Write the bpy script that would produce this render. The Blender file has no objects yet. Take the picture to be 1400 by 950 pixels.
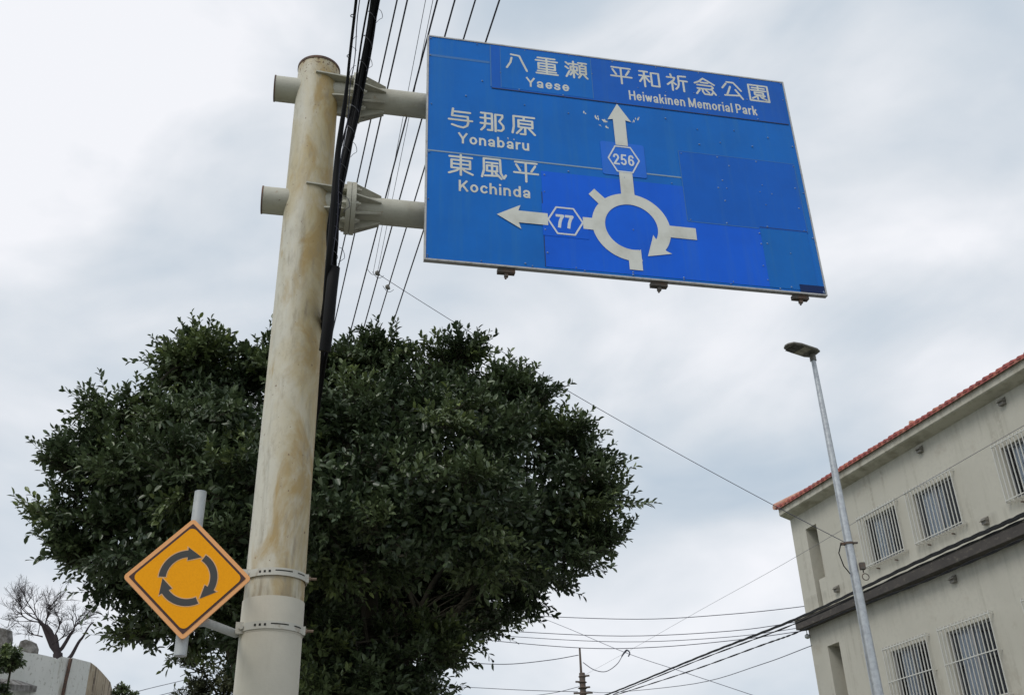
import bpy, math, random
import numpy as np
from mathutils import Vector, Matrix
R = math.radians
random.seed(7); RNG = np.random.default_rng(11)
SC = bpy.context.scene
COL = SC.collection

# ------------------------------------------------------------------ camera
F_PX, PX_W, PX_H = 1396.0, 1400.0, 950.0          # focal length and size of the photograph in pixels
CAM = np.array([0, 0, 1.6])
ROT = np.array([[0.99949886, -0.03165475, 0.0], [0.01530553, 0.48327205, 0.87533643], [-0.02770856, -0.87489776, 0.48351436]])
cam = bpy.data.cameras.new('camera'); cam_o = bpy.data.objects.new('camera', cam); COL.objects.link(cam_o)
cam.sensor_fit = 'HORIZONTAL'; cam.sensor_width = 36.0; cam.lens = F_PX / PX_W * 36.0
cam.clip_start = 0.05; cam.clip_end = 5000
m = Matrix.Identity(4)
for i in range(3):
    m[i][0] = ROT[i][0]; m[i][1] = -ROT[i][1]; m[i][2] = -ROT[i][2]; m[i][3] = CAM[i]
cam_o.matrix_world = m
SC.camera = cam_o

def ray(px, py): return ROT @ np.array([px - 700, py - 475, F_PX])
def at(px, py, D):                                 # world point seen at a pixel, D metres away over the ground
    r = ray(px, py); return CAM + r * (D / math.hypot(r[0], r[1]))
def onz(px, py, z):                                # world point seen at a pixel at height z
    r = ray(px, py); return CAM + r * ((z - CAM[2]) / r[2])

# ------------------------------------------------------------------ world
SUN_AZ, SUN_EL = R(-140), R(50)                    # azimuth from +Y towards +X
w = bpy.data.worlds.new('World'); SC.world = w; w.use_nodes = True
nt = w.node_tree; nt.nodes.clear()
def N(t, typ, **kw):
    n = t.nodes.new(typ)
    for k, v in kw.items():
        if k.startswith('i_'): n.inputs[k[2:].replace('_', ' ')].default_value = v
        else: setattr(n, k, v)
    return n
def ramp(t, pts, interp='LINEAR'):
    n = t.nodes.new('ShaderNodeValToRGB'); cr = n.color_ramp; cr.interpolation = interp
    cr.elements[0].position = pts[0][0]; cr.elements[0].color = pts[0][1]
    cr.elements[1].position = pts[-1][0]; cr.elements[1].color = pts[-1][1]
    for p, c in pts[1:-1]:
        e = cr.elements.new(p); e.color = c
    return n
def g(v): return (v, v, v, 1)
sky = N(nt, 'ShaderNodeTexSky', sky_type='NISHITA', sun_disc=False, sun_elevation=SUN_EL, sun_rotation=SUN_AZ, air_density=1.0, dust_density=2.0)
tc = N(nt, 'ShaderNodeTexCoord')
mp = N(nt, 'ShaderNodeMapping'); mp.inputs['Scale'].default_value = (1.0, 1.0, 1.9)
mp.inputs['Location'].default_value = (4.62, 6.66, 3.34)
nt.links.new(tc.outputs['Generated'], mp.inputs['Vector'])
n1 = N(nt, 'ShaderNodeTexNoise', i_Scale=3.1, i_Detail=6.0, i_Roughness=0.45, i_Distortion=0.7)
n2 = N(nt, 'ShaderNodeTexNoise', i_Scale=7.0, i_Detail=6.0, i_Roughness=0.5, i_Distortion=0.2)
nt.links.new(mp.outputs[0], n1.inputs['Vector']); nt.links.new(mp.outputs[0], n2.inputs['Vector'])
# thinner, brighter cloud towards upper left of the view
dl = ray(60, 60); dl /= np.linalg.norm(dl)
dot = N(nt, 'ShaderNodeVectorMath', operation='DOT_PRODUCT'); dot.inputs[1].default_value = tuple(dl)
nt.links.new(tc.outputs['Generated'], dot.inputs[0])
mr = N(nt, 'ShaderNodeMapRange'); mr.inputs['From Min'].default_value = 0.90; mr.inputs['From Max'].default_value = 1.0
mr.interpolation_type = 'SMOOTHSTEP'; mr.inputs['To Max'].default_value = 0.19
nt.links.new(dot.outputs['Value'], mr.inputs['Value'])
a1 = N(nt, 'ShaderNodeMath', operation='MULTIPLY_ADD'); a1.inputs[1].default_value = 0.35
nt.links.new(n2.outputs['Fac'], a1.inputs[0]); nt.links.new(n1.outputs['Fac'], a1.inputs[2])
a2 = N(nt, 'ShaderNodeMath', operation='ADD'); nt.links.new(a1.outputs[0], a2.inputs[0]); nt.links.new(mr.outputs[0], a2.inputs[1])
cr = ramp(nt, [(0.42, (5.2, 6.15, 7.15, 1)), (0.58, (6.4, 7.1, 7.85, 1)), (0.70, (7.6, 8.05, 8.6, 1)), (0.88, (9.6, 9.7, 10.1, 1))])
nt.links.new(a2.outputs[0], cr.inputs['Fac'])
mx = N(nt, 'ShaderNodeMix', data_type='RGBA'); mx.inputs['Factor'].default_value = 0.93
nt.links.new(sky.outputs[0], mx.inputs[6]); nt.links.new(cr.outputs[0], mx.inputs[7])
bg = N(nt, 'ShaderNodeBackground'); bg.inputs['Strength'].default_value = 0.1
nt.links.new(mx.outputs[2], bg.inputs['Color'])
wo = N(nt, 'ShaderNodeOutputWorld'); nt.links.new(bg.outputs[0], wo.inputs['Surface'])

sl = bpy.data.lights.new('sun', 'SUN'); sl.energy = 1.5; sl.angle = R(25); sl.color = (1.0, 0.96, 0.9)
so = bpy.data.objects.new('sun', sl); COL.objects.link(so)
sd_ = Vector((math.sin(SUN_AZ) * math.cos(SUN_EL), math.cos(SUN_AZ) * math.cos(SUN_EL), math.sin(SUN_EL)))
so.rotation_euler = sd_.to_track_quat('Z', 'Y').to_euler(); so.location = (0, 0, 30)
vs = SC.view_settings; vs.view_transform = 'Standard'; vs.look = 'None'; vs.exposure = 0.0; vs.gamma = 1.0; vs.use_curve_mapping = False
SC.cycles.max_bounces = 6; SC.cycles.transparent_max_bounces = 8; SC.cycles.use_denoising = True

# ------------------------------------------------------------------ materials
MATS = {}
def mat(name, base, rough=0.6, metal=0.0, spec=0.5, noise=None, bump=None, streak=None):
    """noise: list of (scale, (r,g,b), lo, hi, stretch) layers mixed over base; bump: (scale, strength)"""
    if name in MATS: return MATS[name]
    M = bpy.data.materials.new(name); M.use_nodes = True; t = M.node_tree
    b = t.nodes['Principled BSDF']
    b.inputs['Roughness'].default_value = rough; b.inputs['Metallic'].default_value = metal
    b.inputs['Specular IOR Level'].default_value = spec
    b.inputs['Base Color'].default_value = (*base, 1)
    cur = None
    tcn = N(t, 'ShaderNodeTexCoord')
    for k, (s, c, lo, hi, st) in enumerate(noise or []):
        mpn = N(t, 'ShaderNodeMapping'); mpn.inputs['Scale'].default_value = st; mpn.inputs['Location'].default_value = (k * 3.7, k * 1.3, k * 5.1)
        t.links.new(tcn.outputs['Object'], mpn.inputs['Vector'])
        nn = N(t, 'ShaderNodeTexNoise', i_Scale=s, i_Detail=8.0, i_Roughness=0.62)
        t.links.new(mpn.outputs[0], nn.inputs['Vector'])
        rr = ramp(t, [(lo, g(0)), (hi, g(1))])
        t.links.new(nn.outputs['Fac'], rr.inputs[0])
        mm = N(t, 'ShaderNodeMix', data_type='RGBA')
        t.links.new(rr.outputs[0], mm.inputs[0])
        if cur is None: mm.inputs[6].default_value = (*base, 1)
        else: t.links.new(cur, mm.inputs[6])
        mm.inputs[7].default_value = (*c, 1)
        cur = mm.outputs[2]
    if cur is not None: t.links.new(cur, b.inputs['Base Color'])
    if bump:
        nb = N(t, 'ShaderNodeTexNoise', i_Scale=bump[0], i_Detail=5.0)
        t.links.new(tcn.outputs['Object'], nb.inputs['Vector'])
        bp = N(t, 'ShaderNodeBump', i_Strength=bump[1]); bp.inputs['Distance'].default_value = 0.01
        t.links.new(nb.outputs['Fac'], bp.inputs['Height']); t.links.new(bp.outputs[0], b.inputs['Normal'])
    MATS[name] = M
    return M
ONE = (1, 1, 1)
def pole_material(name, base, stain, stained):
    """cream paint; stained = ochre blotches, long runs and rust pits"""
    M = bpy.data.materials.new(name); M.use_nodes = True; t = M.node_tree; b = t.nodes['Principled BSDF']
    b.inputs['Roughness'].default_value = 0.55; b.inputs['Specular IOR Level'].default_value = 0.35
    tcn = N(t, 'ShaderNodeTexCoord')
    def nz(s, st, loc, d=8, ro=0.6, dist=0.0):
        mpn = N(t, 'ShaderNodeMapping'); mpn.inputs['Scale'].default_value = st; mpn.inputs['Location'].default_value = loc
        t.links.new(tcn.outputs['Object'], mpn.inputs['Vector'])
        q = N(t, 'ShaderNodeTexNoise', i_Scale=s, i_Detail=d, i_Roughness=ro, i_Distortion=dist)
        t.links.new(mpn.outputs[0], q.inputs['Vector']); return q.outputs['Fac']
    def mixc(fac, a, c):
        q = N(t, 'ShaderNodeMix', data_type='RGBA'); t.links.new(fac, q.inputs[0])
        if isinstance(a, tuple): q.inputs[6].default_value = (*a, 1)
        else: t.links.new(a, q.inputs[6])
        q.inputs[7].default_value = (*c, 1); return q.outputs[2]
    def rm(v, lo, hi, mxv=1.0):
        q = ramp(t, [(lo, g(0)), (hi, g(mxv))]); t.links.new(v, q.inputs[0]); return q.outputs[0]
    c = mixc(rm(nz(6, ONE, (0, 0, 0)), 0.4, 0.7, 0.5), base, tuple(x * 0.82 for x in base))
    if stained:
        sx = N(t, 'ShaderNodeSeparateXYZ'); t.links.new(tcn.outputs['Object'], sx.inputs[0])
        side = N(t, 'ShaderNodeMapRange'); side.inputs['From Min'].default_value = -0.12; side.inputs['From Max'].default_value = 0.13
        side.inputs['To Min'].default_value = -0.10; side.inputs['To Max'].default_value = 0.07; t.links.new(sx.outputs[0], side.inputs['Value'])
        def plus(v):
            q = N(t, 'ShaderNodeMath', operation='ADD'); t.links.new(v, q.inputs[0]); t.links.new(side.outputs[0], q.inputs[1]); return q.outputs[0]
        c = mixc(rm(plus(nz(1.9, (1.9, 1.5, 0.6), (3, 1, 2), d=9, dist=0.5)), 0.34, 0.60, 0.9), c, (0.45, 0.37, 0.20))
        c = mixc(rm(plus(nz(3.4, (1.6, 1.6, 0.7), (9, 4, 6), d=10, dist=0.9)), 0.46, 0.62, 0.9), c, (0.37, 0.26, 0.10))
        c = mixc(rm(nz(22, (1.2, 1.2, 0.5), (2, 5, 8), d=8, ro=0.7), 0.50, 0.72, 0.5), c, (0.30, 0.26, 0.19))
        c = mixc(rm(nz(5, (1.4, 1.4, 0.9), (4, 1, 8), d=9, ro=.7), 0.54, 0.74, 0.4), c, (0.56, 0.55, 0.50))
        c = mixc(rm(nz(5.0, (3, 3, 0.22), (1, 7, 3)), 0.56, 0.74, 0.45), c, (0.20, 0.19, 0.16))
        top = N(t, 'ShaderNodeMapRange'); top.inputs['From Min'].default_value = 6.40; top.inputs['From Max'].default_value = 6.64; top.inputs['To Max'].default_value = 0.13
        t.links.new(sx.outputs[2], top.inputs['Value'])
        pit = N(t, 'ShaderNodeMath', operation='ADD'); t.links.new(nz(45, ONE, (5, 5, 5), 3), pit.inputs[0]); t.links.new(top.outputs[0], pit.inputs[1])
        c = mixc(rm(pit.outputs[0], 0.69, 0.72, 0.9), c, (0.12, 0.06, 0.03))
        low = N(t, 'ShaderNodeMapRange'); low.inputs['From Min'].default_value = 3.16; low.inputs['From Max'].default_value = 3.02; low.inputs['To Max'].default_value = 0.12
        t.links.new(sx.outputs[2], low.inputs['Value'])
        gr = N(t, 'ShaderNodeMath', operation='ADD'); t.links.new(nz(9, (2, 2, 0.4), (8, 3, 5), 6), gr.inputs[0]); t.links.new(low.outputs[0], gr.inputs[1])
        c = mixc(rm(gr.outputs[0], 0.58, 0.74, 0.7), c, (0.24, 0.20, 0.14))
    else:
        c = mixc(rm(nz(8, (3, 3, 0.3), (2, 8, 1)), 0.58, 0.75, 0.35), c, stain)
    t.links.new(c, b.inputs['Base Color'])
    nb = N(t, 'ShaderNodeBump', i_Strength=0.25); nb.inputs['Distance'].default_value = 0.004
    t.links.new(nz(60, ONE, (0, 0, 0), 4), nb.inputs['Height']); t.links.new(nb.outputs[0], b.inputs['Normal'])
    MATS[name] = M; return M

M_POLE = pole_material('stained_cream_paint', (0.56, 0.54, 0.46), None, True)
M_POLE2 = pole_material('fresh_cream_paint', (0.57, 0.54, 0.455), (0.42, 0.38, 0.3), False)
M_ARM = mat('grey_cream_paint', (0.46, 0.45, 0.38), 0.6, noise=[(5, (0.33, 0.31, 0.25), 0.45, 0.7, ONE), (9, (0.30, 0.19, 0.10), 0.62, 0.72, (1.5, 1, 1)), (50, (0.12, 0.06, 0.035), 0.70, 0.74, ONE)], bump=(60, 0.2))
M_RIM = mat('rusty_rim', (0.09, 0.06, 0.05), 0.8, noise=[(20, (0.2, 0.1, 0.06), 0.45, 0.7, ONE)])
def blue(name, c, dirt=0.35):
    return mat(name, c, 0.42, spec=0.22, noise=[(2.2, tuple(x * 0.86 for x in c), 0.4, 0.68, ONE), (9, (c[0] + 0.015, c[1] + 0.012, c[2] * 0.85), 0.50, 0.8, (2, 1, 0.12)), (70, (0.16, 0.24, 0.36), 0.74, 0.80, ONE)], bump=(3, 0.08))
M_B0 = blue('sign_blue', (0.000, 0.150, 0.58))
M_B1 = blue('sign_blue_violet', (0.003, 0.118, 0.56))
M_B2 = blue('sign_blue_bright', (0.000, 0.122, 0.76))
M_B3 = blue('sign_blue_deep', (0.000, 0.120, 0.58))
M_B4 = blue('sign_blue_teal', (0.000, 0.142, 0.53))
M_B5 = blue('sign_blue_light', (0.02, 0.165, 0.74))
M_B6 = blue('sign_blue_tape', (0.000, 0.02, 0.11))
M_W = mat('reflective_white', (0.66, 0.67, 0.62), 0.45, noise=[(5, (0.52, 0.52, 0.46), 0.45, 0.7, ONE)])
M_W2 = mat('reflective_new_white', (0.66, 0.70, 0.74), 0.4, noise=[(5, (0.6, 0.62, 0.62), 0.45, 0.7, ONE)])
M_SEAM = mat('seam_grey', (0.22, 0.33, 0.46), 0.5)
M_SEAMD = mat('seam_dark', (0.004, 0.02, 0.09), 0.6)
M_SEAML = mat('seam_faint', (0.03, 0.16, 0.44), 0.5)
M_RIV = mat('rivet_metal', (0.20, 0.30, 0.48), 0.4, 0.2)
M_ALU = mat('aluminium_edge', (0.45, 0.45, 0.44), 0.45, 0.3, noise=[(20, (0.3, 0.28, 0.25), 0.5, 0.7, ONE)])
M_BRK = mat('bracket_steel', (0.09, 0.08, 0.07), 0.7, noise=[(20, (0.13, 0.08, 0.055), 0.45, 0.6, ONE)])
M_GALV = mat('galvanised_steel', (0.50, 0.53, 0.55), 0.42, 0.45, noise=[(18, (0.38, 0.40, 0.43), 0.42, 0.65, ONE)], bump=(40, 0.1))
M_GALV2 = mat('galvanised_tube', (0.45, 0.47, 0.47), 0.5, 0.2, noise=[(12, (0.36, 0.38, 0.38), 0.42, 0.65, ONE)])
M_BAND = mat('painted_band', (0.50, 0.49, 0.43), 0.5, noise=[(25, (0.3, 0.25, 0.18), 0.55, 0.75, ONE)])
M_HOLE = mat('dark_hole', (0.02, 0.02, 0.018), 0.9)
M_BOLT = mat('rusty_bolt', (0.20, 0.14, 0.10), 0.7, 0.3)
M_OR = mat('sign_orange', (0.95, 0.385, 0.000), 0.5, spec=0.2, noise=[(160, (0.90, 0.355, 0.0), 0.45, 0.6, ONE)])
M_OE = mat('sign_orange_edge', (0.85, 0.40, 0.15), 0.5)
M_OB = mat('sign_border_dark', (0.055, 0.018, 0.012), 0.5)
M_OG = mat('sign_symbol_grey', (0.045, 0.045, 0.042), 0.5)
M_OL = mat('sign_symbol_outline', (0.72, 0.42, 0.20), 0.5)
M_BLK = mat('black_cable', (0.006, 0.006, 0.007), 0.65, spec=0.2)
M_WIRE = mat('grey_wire', (0.05, 0.05, 0.08), 0.6)
M_WIRE2 = mat('pale_wire', (0.12, 0.12, 0.14), 0.5)
M_PLAS = mat('plaster_beige', (0.49, 0.475, 0.41), 0.85, noise=[(0.6, (0.44, 0.425, 0.365), 0.4, 0.65, ONE), (2.2, (0.30, 0.28, 0.23), 0.55, 0.78, (1.6, 1, 0.13)), (1.3, (0.40, 0.37, 0.31), 0.60, 0.72, ONE), (9, (0.46, 0.445, 0.385), 0.5, 0.6, ONE), (30, (0.28, 0.26, 0.22), 0.70, 0.76, ONE)], bump=(70, 0.3))
def stain_under(M, pts, col):
    t = M.node_tree; b = t.nodes['Principled BSDF']; src = b.inputs['Base Color'].links[0].from_socket
    tcn = N(t, 'ShaderNodeTexCoord'); sp = N(t, 'ShaderNodeSeparateXYZ'); t.links.new(tcn.outputs['Object'], sp.inputs[0])
    dv = N(t, 'ShaderNodeMath', operation='DIVIDE'); dv.inputs[1].default_value = 12.0; t.links.new(sp.outputs[2], dv.inputs[0])
    rp = ramp(t, [(p, g(v)) for p, v in pts]); t.links.new(dv.outputs[0], rp.inputs[0])
    mpn = N(t, 'ShaderNodeMapping'); mpn.inputs['Scale'].default_value = (1, 1, .06); t.links.new(tcn.outputs['Object'], mpn.inputs['Vector'])
    nn = N(t, 'ShaderNodeTexNoise', i_Scale=5.0, i_Detail=8.0, i_Roughness=0.65); t.links.new(mpn.outputs[0], nn.inputs['Vector'])
    ad = N(t, 'ShaderNodeMath', operation='MULTIPLY'); r2 = ramp(t, [(0.46, g(0)), (0.68, g(1))]); t.links.new(nn.outputs['Fac'], r2.inputs[0])
    t.links.new(r2.outputs[0], ad.inputs[0]); t.links.new(rp.outputs[0], ad.inputs[1])
    q = N(t, 'ShaderNodeMix', data_type='RGBA'); t.links.new(ad.outputs[0], q.inputs[0]); t.links.new(src, q.inputs[6]); q.inputs[7].default_value = (*col, 1); t.links.new(q.outputs[2], b.inputs['Base Color'])
stain_under(M_PLAS, [(0.0, 0), (.385, 0), (.4415, .4), (.443, 0), (.62, 0), (.688, .35), (.690, .05), (.70, 0), (.757, .4), (.759, 0), (.91, 0), (.956, .25)], (0.17, 0.16, 0.13))
M_FASC = mat('fascia_beige', (0.48, 0.46, 0.39), 0.8, noise=[(3, (0.28, 0.26, 0.2), 0.45, 0.7, (1, 1, 0.4))])
M_LEDGE = mat('ledge_weathered', (0.070, 0.062, 0.056), 0.9, noise=[(1.6, (0.05, 0.045, 0.042), 0.4, 0.6, ONE), (6, (0.14, 0.125, 0.10), 0.56, 0.7, (1, 1, 2))], bump=(30, 0.3))
M_TILE = mat('red_roof_tile', (0.36, 0.095, 0.08), 0.8, noise=[(4, (0.24, 0.06, 0.06), 0.45, 0.6, ONE), (11, (0.5, 0.2, 0.13), 0.55, 0.75, ONE)])
_t = M_TILE.node_tree; _b = _t.nodes['Principled BSDF']; _s = _b.inputs['Base Color'].links[0].from_socket
_oi = N(_t, 'ShaderNodeObjectInfo'); _rr = ramp(_t, [(0.0, (0.26, 0.065, 0.06, 1)), (0.5, (0.37, 0.10, 0.08, 1)), (0.85, (0.46, 0.17, 0.10, 1)), (1.0, (0.30, 0.16, 0.13, 1))]); _t.links.new(_oi.outputs['Random'], _rr.inputs[0])
_q = N(_t, 'ShaderNodeMix', data_type='RGBA'); _q.inputs[0].default_value = 0.6; _t.links.new(_s, _q.inputs[6]); _t.links.new(_rr.outputs[0], _q.inputs[7]); _t.links.new(_q.outputs[2], _b.inputs['Base Color'])
M_MORT = mat('tile_mortar', (0.45, 0.22, 0.17), 0.9, noise=[(8, (0.5, 0.33, 0.24), 0.45, 0.6, ONE)])
M_GRIL = mat('grille_white', (0.56, 0.56, 0.52), 0.5, noise=[(6, (0.50, 0.46, 0.40), 0.55, 0.72, (1, 1, .4))])
M_FRM = mat('window_frame', (0.30, 0.30, 0.30), 0.5, 0.3)
M_CURT = mat('curtain_white', (0.78, 0.82, 0.88), 0.9)
M_ROOM = mat('dark_room', (0.02, 0.025, 0.035), 0.95)
M_VENT = mat('vent_grey', (0.18, 0.17, 0.15), 0.6)
M_LAMPB = mat('lamp_head_grey', (0.16, 0.155, 0.13), 0.5, noise=[(10, (0.12, 0.11, 0.09), 0.4, 0.6, ONE)])
M_LED = mat('lamp_lens', (0.34, 0.31, 0.24), 0.3)
M_DRK = mat('lamp_recess', (0.05, 0.048, 0.04), 0.5)
M_BARK = mat('fig_bark', (0.055, 0.047, 0.032), 0.9, noise=[(6, (0.05, 0.048, 0.03), 0.42, 0.6, ONE), (3, (0.09, 0.08, 0.06), 0.6, 0.75, (1, 1, .4))], bump=(25, 0.6))
M_BARK2 = mat('bare_bark', (0.04, 0.03, 0.034), 0.9, bump=(25, 0.4))
M_CONC = mat('old_white_wall', (0.78, 0.78, 0.74), 0.9, noise=[(0.8, (0.68, 0.69, 0.65), 0.42, 0.65, ONE), (3, (0.34, 0.30, 0.22), 0.60, 0.75, (1, 1, .25)), (14, (0.42, 0.41, 0.36), 0.57, 0.7, ONE)], bump=(12, 0.5))
M_CONC2 = mat('stained_wall_end', (0.42, 0.34, 0.24), 0.9, noise=[(3.5, (0.10, 0.07, 0.045), 0.48, 0.60, (2.5, 2.5, .25)), (9, (0.5, 0.45, 0.34), 0.55, 0.7, ONE)], bump=(12, 0.6))
M_CONC3 = mat('broken_concrete', (0.27, 0.26, 0.25), 0.95, noise=[(8, (0.11, 0.10, 0.09), 0.4, 0.6, ONE)], bump=(18, 0.9))
M_ASPH = mat('asphalt', (0.05, 0.05, 0.052), 0.9, noise=[(3, (0.065, 0.065, 0.065), 0.4, 0.7, ONE)], bump=(80, 0.4))
M_PAVE = mat('pavement', (0.26, 0.25, 0.23), 0.9, noise=[(2, (0.20, 0.19, 0.17), 0.4, 0.7, ONE)], bump=(60, 0.3))
M_EARTH = mat('earth_ground', (0.17, 0.17, 0.11), 0.95, noise=[(0.3, (0.10, 0.13, 0.06), 0.4, 0.6, ONE)])
M_PAINT = mat('road_paint', (0.7, 0.7, 0.68), 0.7)
def glass():
    M = bpy.data.materials.new('window_glass'); M.use_nodes = True; t = M.node_tree; t.nodes.remove(t.nodes['Principled BSDF'])
    tr = N(t, 'ShaderNodeBsdfTransparent'); tr.inputs[0].default_value = (0.9, 0.93, 0.95, 1)
    gl = N(t, 'ShaderNodeBsdfGlossy', i_Roughness=0.04); fr = N(t, 'ShaderNodeFresnel', i_IOR=1.5)
    mxs = N(t, 'ShaderNodeMixShader'); t.links.new(fr.outputs[0], mxs.inputs[0]); t.links.new(tr.outputs[0], mxs.inputs[1]); t.links.new(gl.outputs[0], mxs.inputs[2])
    t.links.new(mxs.outputs[0], t.nodes['Material Output'].inputs[0]); return M
M_GLASS = glass()
def leaf_mat(name, dark, mid, young, rough=0.38, spec=0.5):
    M = bpy.data.materials.new(name); M.use_nodes = True; t = M.node_tree; b = t.nodes['Principled BSDF']
    at_ = N(t, 'ShaderNodeAttribute', attribute_name='tone')
    rr = ramp(t, [(0.0, (*dark, 1)), (0.55, (*mid, 1)), (0.86, (mid[0] * 1.25, mid[1] * 1.18, mid[2], 1)), (1.0, (*young, 1))])
    t.links.new(at_.outputs['Fac'], rr.inputs[0]); t.links.new(rr.outputs[0], b.inputs['Base Color'])
    b.inputs['Roughness'].default_value = rough; b.inputs['Specular IOR Level'].default_value = spec
    tl = N(t, 'ShaderNodeBsdfTranslucent'); t.links.new(rr.outputs[0], tl.inputs[0])
    ms = N(t, 'ShaderNodeMixShader'); ms.inputs[0].default_value = 0.12
    t.links.new(b.outputs[0], ms.inputs[1]); t.links.new(tl.outputs[0], ms.inputs[2])
    t.links.new(ms.outputs[0], t.nodes['Material Output'].inputs[0]); return M
M_LEAF = leaf_mat('fig_leaf', (0.030, 0.050, 0.024), (0.098, 0.136, 0.062), (0.20, 0.25, 0.08))
M_LEAF2 = leaf_mat('olive_leaf', (0.045, 0.055, 0.03), (0.085, 0.098, 0.052), (0.14, 0.15, 0.07), 0.55, 0.3)

# ------------------------------------------------------------------ mesh helpers
class MB:
    def __init__(s): s.v = []; s.f = []; s.m = []; s.cur = 0
    def add(s, vs, fs):
        o = len(s.v); s.v += [tuple(map(float, q)) for q in vs]
        for f in fs: s.f.append([o + i for i in f]); s.m.append(s.cur)
    def box(s, a, b):
        x0, y0, z0 = a; x1, y1, z1 = b
        s.add([(x0, y0, z0), (x1, y0, z0), (x1, y1, z0), (x0, y1, z0), (x0, y0, z1), (x1, y0, z1), (x1, y1, z1), (x0, y1, z1)],
              [(0, 3, 2, 1), (4, 5, 6, 7), (0, 1, 5, 4), (1, 2, 6, 5), (2, 3, 7, 6), (3, 0, 4, 7)])
    def prism(s, poly, y0, y1):                    # polygon in x,z extruded along y (y0 in front)
        n = len(poly)
        s.add([(x, y0, z) for x, z in poly] + [(x, y1, z) for x, z in poly],
              [list(range(n)), list(range(2 * n - 1, n - 1, -1))] + [(i, i + n, (i + 1) % n + n, (i + 1) % n) for i in range(n)])
    def slab(s, poly, z0, z1):                     # polygon in x,y extruded along z
        n = len(poly)
        s.add([(x, y, z0) for x, y in poly] + [(x, y, z1) for x, y in poly],
              [list(range(n - 1, -1, -1)), list(range(n, 2 * n))] + [(i, (i + 1) % n, (i + 1) % n + n, i + n) for i in range(n)])
    def tube(s, pts, rad, n=10, caps=True):
        P = [Vector(p) for p in pts]; k = len(P)
        if not hasattr(rad, '__len__'): rad = [rad] * k
        ref = None; rings = []
        for i in range(k):
            d = (P[min(i + 1, k - 1)] - P[max(i - 1, 0)]).normalized()
            if ref is None: ref = Vector((0, 0, 1)) if abs(d.z) < 0.9 else Vector((1, 0, 0))
            u = (ref - d * ref.dot(d)).normalized(); w_ = d.cross(u); ref = u
            rings.append([P[i] + (u * math.cos(2 * math.pi * j / n) + w_ * math.sin(2 * math.pi * j / n)) * rad[i] for j in range(n)])
        vs = [q for r_ in rings for q in r_]; fs = []
        for i in range(k - 1):
            for j in range(n):
                fs.append((i * n + j, i * n + (j + 1) % n, (i + 1) * n + (j + 1) % n, (i + 1) * n + j))
        if caps: fs += [list(range(n - 1, -1, -1)), list(range((k - 1) * n, k * n))]
        s.add(vs, fs)
    def build(s, name, mats, parent=None, smooth=False, mesh_only=False):
        me = bpy.data.meshes.new(name); me.from_pydata(s.v, [], s.f)
        if not isinstance(mats, (list, tuple)): mats = [mats]
        for q in mats: me.materials.append(q)
        if len(mats) > 1: me.polygons.foreach_set('material_index', s.m)
        me.update()
        if smooth: me.shade_smooth(); me.set_sharp_from_angle(angle=R(40))
        if mesh_only: return me
        return obj(name, me, parent)
def obj(name, me, parent=None):
    o = bpy.data.objects.new(name, me); COL.objects.link(o)
    if parent: o.parent = parent
    return o
def tag(o, label=None, cat=None, group=None, kind=None):
    if label: o['label'] = label
    if cat: o['category'] = cat
    if group: o['group'] = group
    if kind: o['kind'] = kind
    return o
def thing(name, label, cat, loc=(0, 0, 0), rz=0, group=None):
    o = bpy.data.objects.new(name, None); COL.objects.link(o); o.location = loc; o.rotation_euler = (0, 0, rz); o.empty_display_size = 0.2
    return tag(o, label, cat, group)
def ring_pts(c, ax, r, n, a0=0):
    pass

# ------------------------------------------------------------------ ground, road, pavement (below the frame)
def sheet(name, pts, z, mtl):
    b = MB(); b.add([(x, y, z) for x, y in pts], [list(range(len(pts)))]); o = b.build(name, mtl); o['kind'] = 'structure'; return o
sheet('ground', [(-700, -700), (700, -700), (700, 1500), (-700, 1500)], 0.0, M_EARTH)
fd = Vector((-0.345, 0.9386)).normalized(); fn = Vector((fd.y, -fd.x))        # street runs along fd
def st(a, l): return (fn.x * a + fd.x * l, fn.y * a + fd.y * l)                # a across to the right, l along
sheet('road', [st(2.6, -60), st(9.6, -60), st(9.6, 140), st(2.6, 140)], 0.004, M_ASPH)
b = MB()
for k in range(-6, 14): b.add([(*st(6.02, k * 9), 0.008), (*st(6.17, k * 9), 0.008), (*st(6.17, k * 9 + 5), 0.008), (*st(6.02, k * 9 + 5), 0.008)], [(0, 1, 2, 3)])
o = b.build('road_marking', M_PAINT); o['kind'] = 'structure'
for nm, a0, a1 in (('pavement', -2.2, 2.45), ('far_pavement', 9.75, 12.9)):
    b = MB(); b.slab([st(a0, -60), st(a1, -60), st(a1, 140), st(a0, 140)], -0.1, 0.13); o = b.build(nm, M_PAVE); o['kind'] = 'structure'
for nm, a0, a1 in (('kerb', 2.45, 2.6), ('far_kerb', 9.6, 9.75)):
    b = MB(); b.slab([st(a0, -60), st(a1, -60), st(a1, 140), st(a0, 140)], -0.1, 0.145); o = b.build(nm, M_CONC3); o['kind'] = 'structure'

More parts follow.
